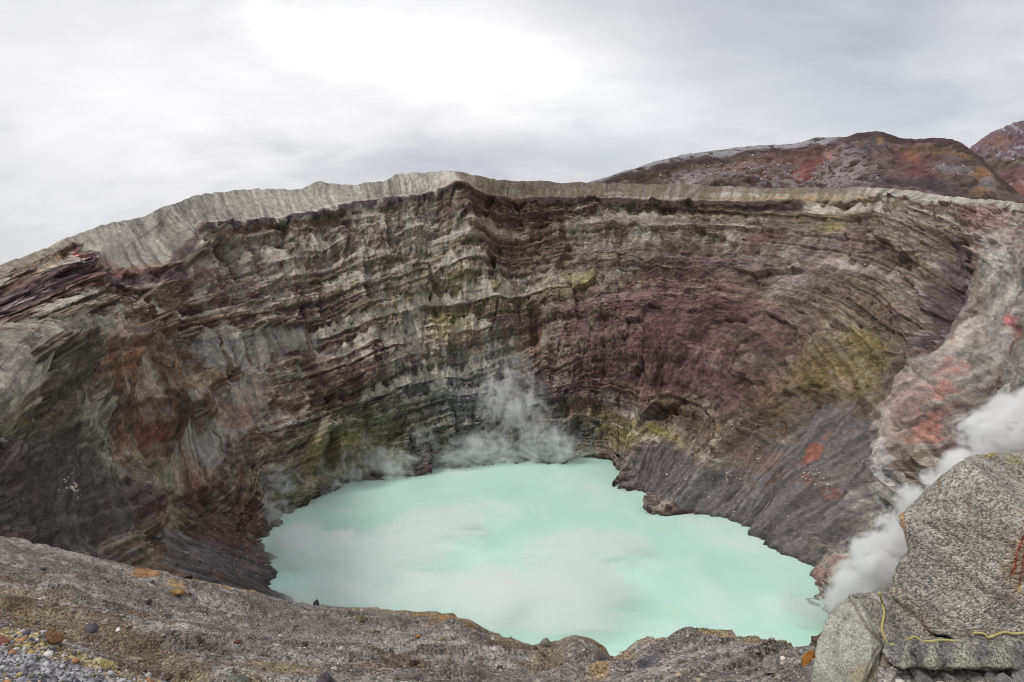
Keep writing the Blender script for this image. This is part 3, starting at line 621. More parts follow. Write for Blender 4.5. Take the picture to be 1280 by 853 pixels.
def paint_hill(x, y, u, s, a, b, c3, rl, v):
    c = np.zeros((len(x), 3)); c[:] = alb((84, 64, 60))
    c = mixin(c, alb((64, 50, 46)), sstep(.45, .6, a)); c = mixin(c, alb((112, 88, 86)), sstep(.5, .65, b)*.7)
    q = Paint(x, y, c, a, b, c3); q.patch_ = q.patch
    q.patch(820, 216, 90, 14, -12, (76, 62, 50), .9); q.patch(900, 205, 90, 10, -14, (80, 62, 52), .8)
    for t in [(930, 215, 80, 12, -12), (1060, 215, 40, 26, 0), (1055, 195, 20, 22, 20), (870, 222, 40, 8, -8), (1000, 222, 60, 12, -5)]:
        q.patch(*t, (140, 124, 126), .85, .5, 1.1, .3, brk=c3, b0=.38, b1=.55)
    q.patch(1010, 210, 26, 9, -24, (146, 72, 60), .85); q.patch(1000, 200, 50, 14, -20, (112, 66, 56), .6); q.patch(960, 200, 60, 9, -14, (100, 66, 60), .7)
    q.patch(1085, 182, 34, 10, 5, (72, 66, 72), .8); q.patch(1075, 178, 10, 5, 0, (150, 104, 62), .7); q.patch(1100, 178, 6, 8, 0, (164, 112, 60), .8)
    q.patch(1140, 205, 50, 22, 25, (96, 62, 62), .8); q.patch(1140, 196, 12, 8, 0, (158, 96, 70), .7); q.patch(1150, 215, 16, 12, 0, (110, 56, 60), .7)
    q.patch(1190, 212, 34, 7, 4, (128, 122, 124), .9, brk=c3, b0=.35, b1=.5); q.patch(1190, 196, 36, 5, 6, (136, 96, 58), .85); q.patch(1160, 185, 34, 4, 0, (96, 72, 46), .8)
    q.patch(1230, 220, 16, 10, 20, (172, 118, 60), .8); q.patch(1228, 240, 14, 6, 0, (160, 112, 62), .7); q.patch(1150, 230, 60, 9, 5, (62, 54, 58), .8); q.patch(1235, 230, 8, 8, 0, (130, 124, 130), .8)
    q.stroke([(740, 226), (800, 207), (870, 193), (940, 185), (1010, 180), (1050, 176)], 4.5, (142, 138, 146), .9, .4, .5, .1, brk=c3, b0=.33, b1=.5)
    q.stroke([(760, 227), (830, 209), (900, 197), (1010, 188)], 3, (62, 50, 48), .85)
    q.stroke([(1040, 180), (1090, 166), (1140, 176), (1190, 178), (1240, 210), (1270, 240)], 5, (62, 44, 44), .9)
    g_ = q.c.mean(1, keepdims=True); q.c[:] = g_ + (q.c-g_)*.72
    q.c *= (0.52+.42*c3)[:, None]
    return q.c
hill('red_hill', [(640, 262, 640), (735, 229, 700), (760, 221, 720), (800, 208, 740), (850, 195, 770), (900, 187, 790), (950, 182, 800), (1000, 179, 805), (1020, 173, 805), (1055, 172, 800), (1075, 166, 795), (1090, 164, 790), (1110, 167, 785),
     (1130, 173, 780), (1185, 173, 750), (1200, 178, 735), (1225, 195, 710), (1250, 220, 690), (1280, 246, 670), (1340, 280, 640), (1500, 300, 600)], 545, 120, 700, 190, 640, 1500, paint_hill, 9)
def paint_mtn(x, y, u, s, a, b, c3, rl, v):
    c = np.zeros((len(x), 3)); c[:] = alb((98, 80, 86))
    c = mixin(c, alb((66, 54, 60)), sstep(.45, .6, rl)); c = mixin(c, alb((150, 140, 148)), sstep(.52, .62, rl)*.7*sstep(.35, .6, b))
    q = Paint(x, y, c, a, b, c3)
    q.patch(1265, 210, 40, 9, 0, (64, 56, 48), .85); q.patch(1270, 222, 40, 8, 5, (72, 50, 50), .8); q.patch(1250, 178, 14, 8, 0, (128, 96, 74), .5); q.patch(1275, 240, 20, 10, 0, (116, 76, 54), .7)
    q.c *= (0.75+.5*c3)[:, None]
    return q.c
hill('mountain', [(1100, 262, 1150), (1160, 228, 1200), (1200, 196, 1260), (1214, 184, 1280), (1232, 170, 1300), (1250, 161, 1320), (1264, 154, 1330), (1280, 149, 1340), (1340, 128, 1380), (1420, 120, 1400), (1600, 160, 1350)],
     900, 120, 420, 150, 1100, 1600, paint_mtn, 22, back=500)

# plain beyond the rims, out to the horizon
def plain():
    n = 48
    a = np.linspace(0, 2*math.pi, 73); r = np.r_[np.linspace(300, 900, 16), np.geomspace(1000, 6000, 14)]
    A, R = np.meshgrid(a, r)
    x, y = CX + R*np.sin(A), CY + R*np.cos(A)
    z = 20 - (R-300)*.065 + (fbm(x/300, y/300, 301, 4)-.5)*30
    o = grid_mesh('mountain_ground', np.stack([x, y, z], -1), np.broadcast_to(alb((120, 112, 100)), (x.size, 3)).copy(), M_hill); structure(o)
plain()

# ------------------------------------------------------------------ near rim: ash slope in front of the viewpoint
crest_pts = np.array([(-500, 590), (-250, 632), (0, 672), (60, 684), (130, 700), (175, 711), (240, 722), (300, 735), (345, 748), (390, 753), (430, 758), (500, 765), (560, 772), (588, 777), (612, 793),
    (640, 801), (664, 809), (680, 803), (706, 802), (740, 805), (764, 809), (800, 801), (850, 796), (900, 791), (930, 796), (990, 808), (1020, 813), (1100, 836), (1300, 836), (1700, 860)], float)
NCX, NRV = 900, 330
nx = np.linspace(-500, 1700, NCX)
yc = np.interp(nx, crest_pts[:, 0], crest_pts[:, 1])
Dc = np.interp(nx, [-500, 0, 200, 400, 600, 700, 900, 1020, 1100, 1700], [55, 56, 54, 50, 42, 36, 27, 13, 5.25, 5.2])
Dn = np.interp(nx, [-500, 0, 150, 300, 500, 800, 950, 1050, 1300, 1700], [5.5, 6.0, 7.0, 8.6, 9.5, 8.0, 5.8, 4.0, 3.7, 3.7])
v = np.r_[np.linspace(0, 1, NRV-60), np.linspace(1, 2, 61)[1:]]
VV = np.repeat(v[:, None], NCX, 1); f = np.clip(VV, 0, 1); g = np.clip(VV-1, 0, 1)
YB = 960.0
PY = YB + (yc-YB)*f**0.9
DD = Dn*(Dc/Dn)**(f**1.35)
PN = unproj(np.repeat(nx[None], len(v), 0), PY, DD)
# beyond the crest the ground falls away to the lake
dirx = PN[..., 0]/np.hypot(PN[..., 0], PN[..., 1]); diry = PN[..., 1]/np.hypot(PN[..., 0], PN[..., 1])
fall = np.where(g > 0, g**1.3*150, 0)
PN[..., 0] += dirx*fall*.9; PN[..., 1] += diry*fall*.9
PN[..., 2] -= fall*0.92 + 0.5*np.clip(g*20, 0, 1)
gx, gy = PN[..., 0].ravel(), PN[..., 1].ravel(); gd = np.hypot(gx, gy)
sxp, syp = proj(PN); sxp, syp = sxp.ravel(), syp.ravel()
near = np.clip(gd/30, .25, 1.3)
n_a = fbm(gx/9, gy/7, 401, 4); n_b = fbm(gx/2.6, gy/2.2, 403, 4); n_c = fbm(gx/.8, gy/.7, 405, 3); n_d = fbm(gx/.25, gy/.22, 407, 2)
# little scarps and flow steps that run along the slope
flow = afbm((gx*.93+gy*.36)/9 + (n_a-.5), (gy*.93-gx*.36)/1.5 + (n_b-.5)*.6, 411, 4, .6)
flow2 = afbm((gx*.93+gy*.36)/4, (gy*.93-gx*.36)/.45 + (n_b-.5)*1.2, 415, 3, .6)
cw = 1 - .55*sstep(.9, 1.0, VV.ravel())*(1-sstep(1.0, 1.05, VV.ravel()))
dz = near*cw*(1.1*(n_a-.5) + .5*(n_b-.5) + .24*(n_c-.5) + .09*(n_d-.5) + .75*(sstep(.30, .70, flow)-.5) + .10*(sstep(.3, .7, flow2)-.5))
def nbump(cx, cy, rx, ry, ang, amp):
    a_ = math.radians(ang); ca, sa = math.cos(a_), math.sin(a_); dx, dy = sxp-cx, syp-cy
    global dz
    dz = dz + amp*np.exp(-(((dx*ca+dy*sa)/rx)**2 + ((-dx*sa+dy*ca)/ry)**2))
nbump(505, 820, 34, 9, 12, -.5); nbump(690, 822, 12, 16, 20, -.7); nbump(730, 812, 20, 10, 0, .45); nbump(780, 820, 30, 14, 30, -.5); nbump(860, 808, 40, 12, 0, .3)
nbump(60, 775, 90, 12, 14, -.5); nbump(180, 815, 60, 12, 20, -.4); nbump(200, 727, 24, 6, 10, .4); nbump(820, 840, 50, 10, 0, .25); nbump(620, 835, 60, 10, -5, .2)
PN[..., 2] += dz.reshape(VV.shape)
cn = np.zeros((gx.size, 3)); cn[:] = alb((134, 129, 124))
cn = mixin(cn, alb((96, 90, 86)), sstep(.42, .62, flow)*.8); cn = mixin(cn, alb((148, 143, 138)), sstep(.52, .66, n_b)*.6); cn = mixin(cn, alb((90, 84, 80)), sstep(.50, .62, flow2)*.85)
q = Paint(sxp, syp, cn, n_a, n_b, n_c)
q.patch(60, 765, 120, 26, 16, (88, 76, 60), .9); q.patch(180, 810, 80, 16, 22, (92, 80, 62), .85); q.patch(30, 770, 60, 18, 16, (84, 68, 48), .8)
q.patch(550, 775, 36, 5, 10, (156, 116, 60), .85, soft=.6); q.patch(580, 782, 18, 8, 30, (128, 98, 62), .8); q.patch(290, 738, 36, 6, 15, (150, 124, 72), .8); q.patch(185, 719, 18, 6, 8, (150, 108, 62), .8); q.patch(222, 740, 20, 6, 20, (148, 114, 62), .7)
q.patch(640, 808, 30, 7, 8, (104, 88, 68), .8); q.patch(680, 820, 26, 18, 0, (98, 86, 68), .85); q.patch(780, 815, 24, 14, 20, (104, 90, 68), .85); q.patch(880, 798, 50, 7, 0, (124, 104, 68), .85); q.patch(960, 806, 40, 8, 6, (118, 100, 70), .75)
q.patch(505, 822, 34, 7, 12, (88, 78, 58), .8); q.patch(520, 826, 24, 5, 12, (58, 46, 42), .7); q.patch(470, 835, 24, 6, 5, (110, 74, 62), .5); q.patch(750, 842, 18, 6, -10, (150, 120, 66), .6); q.patch(350, 835, 50, 8, 0, (130, 112, 76), .6)
q.patch(900, 840, 40, 14, 0, (100, 96, 94), .5); q.patch(700, 850, 60, 9, 0, (134, 128, 122), .5); q.patch(170, 770, 30, 4, 10, (150, 108, 74), .5)
q.stroke(np.c_[crest_pts[6:26, 0], crest_pts[6:26, 1]+2], 2.6, (112, 96, 70), .6)
cn *= (.72+.56*n_d)[:, None]*(.85+.3*n_c)[:, None]
slope = grid_mesh('ash_slope', PN, cn, M_ash); structure(slope)

# gravel shoulder at the viewpoint's feet
def shoulder():
    xs = np.linspace(-420, 330, 260)
    ye = np.interp(xs, [-420, -100, 0, 40, 70, 140, 200, 330], [690, 762, 785, 797, 810, 831, 852, 900])
    v_ = np.r_[np.linspace(0, 1, 110), np.linspace(1, 1.6, 20)[1:]]
    V_ = np.repeat(v_[:, None], len(xs), 1); f = np.clip(V_, 0, 1); g = np.clip(V_-1, 0, 1)
    yy = 1150 + (ye-1150)*f
    dd = 2.3*(4.6/2.3)**f
    p_ = unproj(np.repeat(xs[None], len(v_), 0), yy, dd)
    p_[..., 1] += g*1.2; p_[..., 2] -= g*2.6
    x, y = p_[..., 0].ravel(), p_[..., 1].ravel()
    nz = .16*(fbm(x/.8, y/.8, 501, 3)-.5) + .06*(fbm(x/.15, y/.15, 503, 3)-.5) + .03*(fbm(x/.04, y/.04, 505, 2)-.5)
    p_[..., 2] += nz.reshape(V_.shape)
    cc = np.zeros((x.size, 3)); cc[:] = alb((120, 118, 120))
    px, py = proj(p_); px, py = px.ravel(), py.ravel()
    q = Paint(px, py, cc, fbm(x/.5, y/.5, 507, 3), fbm(x/.15, y/.15, 509, 3), fbm(x/.05, y/.05, 511, 3))
    q.stroke(np.c_[xs[::8], ye[::8]+4], 9, (150, 132, 90), .8); q.patch(30, 800, 40, 14, 20, (128, 112, 78), .8)
    o = grid_mesh('gravel_shoulder', p_, q.c, M_should); structure(o); return o
should = shoulder()

# ------------------------------------------------------------------ broken conglomerate blocks at the right, with the rope
def hull_into(bm, pts):
    b = bmesh.new()
    vs = [b.verts.new(q) for q in pts]
    r = bmesh.ops.convex_hull(b, input=vs)
    bmesh.ops.delete(b, geom=[v_ for v_ in b.verts if not v_.link_faces], context='VERTS')
    bmesh.ops.recalc_face_normals(b, faces=b.faces)
    me = bpy.data.meshes.new('tmp'); b.to_mesh(me); b.free(); bm.from_mesh(me); bpy.data.meshes.remove(me)
def pts3(lst): return [tuple(unproj(a, b, d)) for a, b, d in lst]
def block(name, hulls, voxel, painter, mat, rel=1.0, seed=0):
    bm = bmesh.new()
    for h in hulls: hull_into(bm, pts3(h))
    me = bpy.data.meshes.new(name); bm.to_mesh(me); bm.free()
    o = bpy.data.objects.new(name, me); COL.objects.link(o)
    md_ = o.modifiers.new('r', 'REMESH'); md_.mode = 'VOXEL'; md_.voxel_size = voxel; md_.use_smooth_shade = True
    pass
    dg = bpy.context.evaluated_depsgraph_get(); dg.update()
    new = bpy.data.meshes.new_from_object(o.evaluated_get(dg)); o.modifiers.clear(); o.data = new; bpy.data.meshes.remove(me)
    new.name = name
    n = len(new.vertices); co = np.empty(n*3, np.float32); no = np.empty(n*3, np.float32)
    new.vertices.foreach_get('co', co); new.vertices.foreach_get('normal', no); co = co.reshape(-1, 3); no = no.reshape(-1, 3)
    a_, b_ = co[:, 0]+co[:, 1]*.7+seed, co[:, 2]-co[:, 1]*.6
    d = rel*(.035*(fbm(a_/.55, b_/.5, 601, 4)-.5) + .045*(ridged(a_/.5+b_*.4, b_/.35, 603, 3)-.6) - .05*sstep(.93, .99, ridged(a_/.9+b_*.5, b_/.5-a_*.3, 619, 1)) + .030*(fbm(a_/.06, b_/.06, 605, 3)-.5) + .016*(vn(a_/.022, b_/.022, 607)-.5))
    co2 = co + no*d[:, None]
    new.vertices.foreach_set('co', co2.reshape(-1)); new.update()
    px, py = proj(co.astype(float))
    cc = np.zeros((n, 3)); 
    pp = Paint(px, py, cc, fbm(a_/.4, b_/.4, 611, 3), fbm(a_/.12, b_/.12, 613, 3), fbm(a_/.04, b_/.04, 615, 3))
    painter(pp); cc *= (.8+.4*pp.wb)[:, None]
    set_col(new, cc); new.materials.clear(); new.materials.append(mat)
    for pl in new.polygons: pl.use_smooth = True
    return o
M_cong = rock_mat('conglomerate', (4, 22.0), 0.18, 0.9, 0.02, speck=(60.0, 0.42, 1.6), bscale=60)
M_conf = rock_mat('fine_conglomerate', (4, 22.0), 0.15, 0.6, 0.012, speck=(95.0, 0.6, 1.45), bscale=80)
def pm(q):
    q.c[:] = alb((136, 132, 124))
    q.patch(1215, 640, 60, 40, 0, (126, 120, 112), .5); q.patch(1200, 670, 14, 34, 6, (150, 142, 124), .4, .3, 1.6); q.patch(1205, 740, 30, 40, -20, (142, 136, 128), .55)
    q.patch(1255, 590, 40, 22, 38, (98, 95, 88), .75); q.patch(1272, 700, 14, 40, 12, (142, 122, 98), .6); q.patch(1150, 690, 20, 40, 10, (108, 106, 102), .5)
    q.stroke([(1279, 672), (1272, 690), (1266, 720)], 2.2, (120, 56, 34), .85, .5, .5, .1); q.stroke([(1281, 692), (1274, 735)], 2.0, (116, 58, 36), .8, .5, .5, .1); q.stroke([(1276, 730), (1274, 742)], 2.4, (150, 124, 74), .6)
    q.stroke([(1135, 622), (1160, 604), (1178, 594)], 1.8, (112, 84, 58), .6, .5, 1.2, .3); q.stroke([(1126, 640), (1129, 662), (1131, 672)], 3, (146, 108, 66), .7, .5, 1.2, .3); q.stroke([(1176, 598), (1173, 612)], 1.5, (92, 66, 42), .7)
    q.patch(1212, 632, 3, 4, 0, (40, 36, 34), .9); q.stroke([(1118, 738), (1150, 765), (1166, 792)], 4, (136, 126, 108), .7); q.stroke([(1135, 758), (1152, 775), (1164, 796)], 2.2, (84, 66, 44), .8)
    q.patch(1115, 775, 44, 26, 20, (92, 90, 84), .8); q.patch(1235, 565, 10, 5, 0, (150, 128, 60), .6); q.patch(1270, 574, 14, 6, 0, (124, 122, 76), .5)
main = block('conglomerate_boulder', [
    [(1124, 646, 6.0), (1166, 603, 6.2), (1213, 570, 6.25), (1300, 562, 6.6), (1400, 600, 6.4), (1430, 700, 6.0), (1430, 800, 5.5), (1290, 800, 5.35), (1205, 802, 5.5), (1150, 780, 5.75),
     (1130, 672, 5.95), (1208, 580, 5.95), (1292, 655, 5.35), (1145, 640, 7.2), (1215, 577, 7.6), (1390, 600, 7.8), (1180, 760, 7.2), (1430, 800, 7.0)],
    [(1136, 680, 6.0), (1120, 712, 6.0), (1112, 742, 6.0), (1165, 790, 5.65), (1230, 800, 5.5), (1220, 690, 5.8), (1150, 720, 7.0), (1220, 800, 7.0)],
    [(1062, 745, 6.0), (1090, 742, 6.1), (1120, 738, 6.15), (1172, 782, 5.75), (1160, 815, 5.6), (1105, 815, 5.55), (1082, 785, 5.75), (1080, 760, 7.0), (1180, 800, 7.0), (1100, 850, 6.6), (1180, 860, 6.6)],
    [(1110, 830, 5.7), (1430, 830, 5.6), (1110, 900, 5.9), (1430, 900, 5.8), (1110, 830, 7), (1430, 830, 7), (1130, 900, 6.9), (1430, 900, 6.9), (1110, 790, 5.9), (1430, 790, 5.9)]], .017, pm, M_cong)
tag(main, 'huge grey pebbly conglomerate boulder with rust streaks standing on the crater edge', 'boulder')
def pl_(q):
    q.c[:] = alb((132, 131, 122)); q.patch(1050, 790, 40, 50, 0, (126, 126, 116), .5); q.stroke([(1062, 748), (1085, 785), (1106, 806)], 2, (70, 64, 54), .7); q.patch(1090, 845, 22, 14, 0, (120, 112, 78), .5); q.patch(1110, 825, 10, 8, 0, (110, 74, 56), .5)
    q.stroke([(1100, 806), (1085, 830), (1078, 853)], 1.8, (58, 52, 46), .7)
lb = block('leaning_block', [[(1021, 800, 5.6), (1034, 768, 5.75), (1060, 747, 5.9), (1076, 750, 5.75), (1088, 784, 5.45), (1104, 806, 5.4), (1090, 835, 5.2), (1078, 860, 5.15), (1070, 900, 5.2), (1006, 900, 5.3), (1016, 840, 5.4),
      (1045, 765, 6.6), (1085, 770, 6.6), (1020, 880, 6.5), (1090, 880, 6.5)],
     [(1085, 836, 5.25), (1108, 812, 5.4), (1130, 830, 5.35), (1124, 860, 5.2), (1082, 862, 5.15), (1090, 900, 5.3), (1130, 900, 5.4), (1100, 840, 6.2)]], .016, pl_, M_conf, .6, 3)
tag(lb, 'smooth greenish grey stone block leaning against the pebbly boulder', 'boulder')
def pg(q):
    q.c[:] = alb((126, 124, 116))
    for cx, w_ in ((1133, 17), (1165, 20), (1206, 26), (1252, 26), (1302, 28)):
        e_ = w_*.8*np.clip((q.y-806)/28, 0, 1) - np.abs(q.x-cx) + (q.wc-.5)*1.5
        m_ = sstep(-1, 1.5, e_)*(q.y < 840); q.c[:] = mixin(q.c, np.broadcast_to(alb((146, 146, 122)), q.c.shape), m_*.5)
    for cx in (1118, 1148, 1183, 1228, 1275): q.patch(cx, 814, 10, 18, 0, (92, 89, 90), .8, .3, .6, .2)
hl = [[(1102, 812, 5.35), (1112, 802, 5.5), (1400, 790, 5.4), (1400, 832, 5.1), (1240, 838, 5.1), (1180, 836, 5.1), (1125, 834, 5.15), (1108, 826, 5.3), (1110, 800, 6.0), (1400, 790, 6.0), (1400, 838, 5.9), (1120, 836, 5.9)]]
for cx, w_ in ((1133, 17), (1165, 20), (1206, 26), (1252, 26), (1302, 28)):   # wedge-shaped noses along the ledge
    hl.append([(cx-w_, 834, 5.1), (cx+w_, 834, 5.1), (cx, 803, 5.2), (cx-3, 835, 4.90), (cx, 825, 5.6), (cx-w_, 834, 5.5), (cx+w_, 834, 5.5)])
ledge = block('wedged_ledge', hl, .013, pg, M_cong, .9, 8)
tag(ledge, 'grey rock ledge with pale wedge shaped noses under the yellow rope', 'rock ledge')

def bvh_of(o):
    me = o.data; n = len(me.vertices); co = np.empty(n*3, np.float32); me.vertices.foreach_get('co', co)
    me.calc_loop_triangles(); t = np.empty(len(me.loop_triangles)*3, np.int32); me.loop_triangles.foreach_get('vertices', t)
    return BVHTree.FromPolygons(co.reshape(-1, 3).tolist(), t.reshape(-1, 3).tolist())
rock_bvh = [bvh_of(o) for o in (main, lb, ledge)]
near_bvh = [bvh_of(slope), bvh_of(should)]
eye = Vector((0, 0, H))
def cast(px, py, trees):
    d = Vector(unproj(px, py, 1.0)) - eye; d.normalize(); best = None
    for t in trees:
        h = t.ray_cast(eye, d, 400)
        if h[0] is not None and (best is None or h[3] < best[3]): best = h
    return best
def tube(pts, r, sides=8):
    vs, fs = [], []
    for i, q in enumerate(pts):
        t = (pts[min(i+1, len(pts)-1)] - pts[max(i-1, 0)]).normalized()
        a = t.orthogonal().normalized(); 
        up = Vector((0, 0, 1)); a = (up - t*up.dot(t)); a = a.normalized() if a.length > 1e-3 else t.orthogonal().normalized()
        b = t.cross(a)
        for k in range(sides):
            an = 2*math.pi*k/sides; vs.append(q + (a*math.cos(an) + b*math.sin(an))*r)
    for i in range(len(pts)-1):
        for k in range(sides):
            fs.append((i*sides+k, i*sides+(k+1) % sides, (i+1)*sides+(k+1) % sides, (i+1)*sides+k))
    fs.append(tuple(range(sides))[::-1]); fs.append(tuple(range((len(pts)-1)*sides, len(pts)*sides)))
    return vs, fs
def rope():
    key = [(1099, 741, 0), (1103, 755, 0), (1105, 768, 0), (1102, 784, 0), (1105, 796, 0), (1112, 806, 0), (1122, 806, .05), (1134, 800, .05), (1143, 796, 0), (1152, 801, 0), (1162, 802, 0), (1176, 800, 0), (1190, 801, 0), (1200, 802, .05), (1210, 796, .05), (1220, 791, 0), (1229, 792, 0), (1236, 797, 0), (1246, 793, 0), (1256, 790, 0), (1268, 792, 0), (1282, 791, 0), (1310, 794, 0), (1350, 790, 0)]
    k = np.array(key, float); n = np.linspace(0, len(k)-1, 110); ii = np.arange(len(k))
    xs, ys, ds = (smooth_interp(n, ii, k[:, j]) for j in range(3))
    pts = []
    for x, y, d_ in zip(xs, ys, ds):
        h = cast(x, y, rock_bvh); dv = (Vector(unproj(x, y, 1.0)) - eye).normalized()
        dist = h[3] if h else 5.5
        pts.append([dist - .010 + d_, dv])
    dist = np.array([q[0] for q in pts]); 
    sm = np.convolve(np.pad(dist, 3, mode='edge'), np.ones(7)/7, 'valid'); dist = np.minimum(dist, sm+.0) if False else .5*dist+.5*sm-.004
    P_ = [eye + q[1]*float(dd) for q, dd in zip(pts, dist)]
    vs, fs = tube(P_, .0105)
    me = bpy.data.meshes.new('yellow_rope'); me.from_pydata(vs, [], fs); me.update()
    for p_ in me.polygons: p_.use_smooth = True
    o = bpy.data.objects.new('yellow_rope', me); COL.objects.link(o)
    m, nt, N, L, bs = mat_new('rope_fibre'); tc = N.new('ShaderNodeTexCoord'); w = N.new('ShaderNodeTexNoise'); w.inputs['Scale'].default_value = 60; L.new(tc.outputs['Object'], w.inputs['Vector'])
    r = N.new('ShaderNodeValToRGB'); r.color_ramp.elements[0].color = (.30, .26, .09, 1); r.color_ramp.elements[1].color = (.62, .55, .22, 1); L.new(w.outputs[0], r.inputs[0]); L.new(r.outputs[0], bs.inputs['Base Color']); bs.inputs['Roughness'].default_value = .8
    me.materials.append(m); tag(o, 'thin yellow rope trailing along the crevice below the big boulder', 'rope')
rope()

# ------------------------------------------------------------------ loose stones
def stone_mesh(name, seed, flatz=.7, ang=.5, sub=2):
    bm = bmesh.new(); bmesh.ops.create_icosphere(bm, subdivisions=sub, radius=1)
    r_ = random.Random(seed)
    planes = [(Vector((r_.gauss(0, 1), r_.gauss(0, 1), r_.gauss(0, 1))).normalized(), r_.uniform(.35, .72)) for _ in range(11)]
    for v_ in bm.verts:
        q = v_.co.copy()
        for n_, d_ in planes:
            e = q.dot(n_) - d_
            if e > 0: q -= n_*e*(.75+.25*ang)
        q *= 1 + .08*mnoise.noise(q*2.3 + Vector((seed, 0, 0))); q.z *= flatz
        v_.co = q
    me = bpy.data.meshes.new(name); bm.to_mesh(me); bm.free(); me.update()
    for p_ in me.polygons: p_.use_smooth = False
    return me
SM = {}
def stone_mat(key, rgb):
    if key not in SM: g_ = sum(rgb)/3; SM[key] = rock_mat('stone_'+key, (2, 9), .45, .9, .15, attr=False, base=tuple(alb([g_+(v_-g_)*.85 for v_ in rgb])*.85), bscale=6)
    return SM[key]
def put_stone(name, px, py, wpx, colr, label, cat='stone', group=None, seed=0, flatz=.75, ang=.6, sub=3, tall=1.0):
    h = cast(px, py, near_bvh + rock_bvh)
    if h is None: return None
    size = wpx/2/F*h[3]
    me = stone_mesh(name, seed, flatz*tall, ang, sub)
    o = bpy.data.objects.new(name, me); COL.objects.link(o)
    o.location = h[0] + Vector((0, 0, size*.12)); o.scale = (size*random.uniform(.9, 1.35), size*random.uniform(.8, 1.1), size); o.rotation_euler = (random.uniform(-.3, .3), random.uniform(-.3, .3), random.uniform(0, 6.28))
    me.materials.append(stone_mat('%d_%d_%d' % colr, colr)); tag(o, label, cat, group); return o
put_stone('orange_stone', 64, 800, 21, (160, 116, 76), 'rusty orange stone perched on the edge of the pale gravel', seed=3, tall=1.25)
put_stone('coral_stone', 3, 803, 16, (190, 122, 104), 'coral pink stone half sunk in the pale gravel', seed=4)
put_stone('yellow_stone', 136, 832, 24, (190, 168, 98), 'flat sulphur yellow stone on the gravel edge', seed=5, flatz=.45)
put_stone('cream_stone', 162, 848, 16, (190, 178, 140), 'cream stone lying beside the flat yellow one', seed=15, flatz=.7)
put_stone('ochre_stone', 1012, 828, 27, (176, 108, 34), 'bright ochre wedge of rock beside the leaning block', seed=6, tall=1.4, ang=.9)
put_stone('grey_block', 966, 838, 44, (134, 130, 124), 'angular grey block lying left of the bright ochre rock', seed=7, ang=.9)
put_stone('purple_stone', 812, 830, 30, (96, 92, 100), 'purplish dark stone on the slope below the brown hump', seed=8, ang=.8)
put_stone('pale_stone', 800, 845, 22, (156, 150, 142), 'pale flat stone just below the purplish dark one', seed=9, flatz=.5)
put_stone('round_stone', 680, 806, 17, (118, 112, 104), 'rounded grey stone on the notch of the ash crest', seed=10, tall=1.1)
put_stone('flat_stone', 492, 762, 22, (104, 96, 92), 'flat dark stone lying on the ash crest before the lake', seed=11, flatz=.4)
put_stone('brown_stone', 520, 832, 26, (70, 58, 54), 'dark brown stone lying in the hollow of the ash slope', seed=12, flatz=.5)
put_stone('olive_stone', 450, 776, 16, (112, 106, 74), 'olive stone standing on the grey ash below the crest', seed=13)
put_stone('amber_stone', 523, 796, 10, (172, 118, 60), 'small amber stone on the grey ash', seed=14)
put_stone('red_stone', 297, 803, 8, (136, 78, 70), 'small red stone on the ash slope', seed=16)
put_stone('rust_stone', 222, 742, 16, (142, 108, 62), 'rust coloured stone below the ochre stain on the slope', seed=17)
put_stone('black_stone', 375, 750, 12, (72, 68, 68), 'black stone on the crest where the lake shore meets it', seed=18)
put_stone('black_stone', 396, 756, 12, (60, 58, 60), 'charcoal stone standing alone on the crest against the water', seed=19, tall=1.3)
put_stone('slate_stone', 113, 786, 18, (92, 90, 94), 'slate grey stone in the brown hollow behind the gravel', seed=20)
put_stone('dark_stone', 234, 722, 12, (74, 64, 58), 'dark brown stone near the ochre stain on the crest', seed=21)
put_stone('green_stone', 298, 849, 20, (112, 118, 106), 'greenish grey stone at the foot of the ash slope', seed=22, flatz=.6)
put_stone('purple_stone', 408, 850, 30, (84, 76, 84), 'broad dark purple stone at the foot of the ash slope', seed=23, flatz=.5)
put_stone('grey_stone', 655, 842, 20, (138, 132, 126), 'grey stone on the shelf between two hollows', seed=24, flatz=.6)
for k, (x_, y_, w_) in enumerate([(1240, 848, 26), (1262, 842, 24), (1278, 850, 28), (1222, 852, 20), (1258, 856, 28), (1200, 850, 16), (1180, 848, 14), (1150, 850, 20), (1270, 834, 18)]):
    put_stone('rubble_stone', x_, y_, w_, (158, 154, 150), 'pale broken rubble stone in the pile below the rock ledge', 'stone', 'rubble below the ledge', 60+k, .7, .9)
rs_ = random.Random(5); kinds = [('grey', (132, 128, 122)), ('pale', (172, 166, 156)), ('dark', (84, 78, 74)), ('tan', (150, 132, 98)), ('brown', (110, 92, 72))]
cnt = 0
while cnt < 95:
    x_, y_ = rs_.uniform(0, 1010), rs_.uniform(690, 850)
    if y_ < np.interp(x_, crest_pts[:, 0], crest_pts[:, 1]) + 5: continue
    nm, colr = rs_.choice(kinds)
    put_stone(nm+'_stone', x_, y_, rs_.uniform(4.0, 7.5)*(1+.3*(y_ > 800)), colr, 'small %s stone lying loose on the grey ash slope' % nm, 'stone', 'small %s stones on the ash slope' % nm, 100+cnt, rs_.uniform(.5, .9), .7, 2)
    cnt += 1

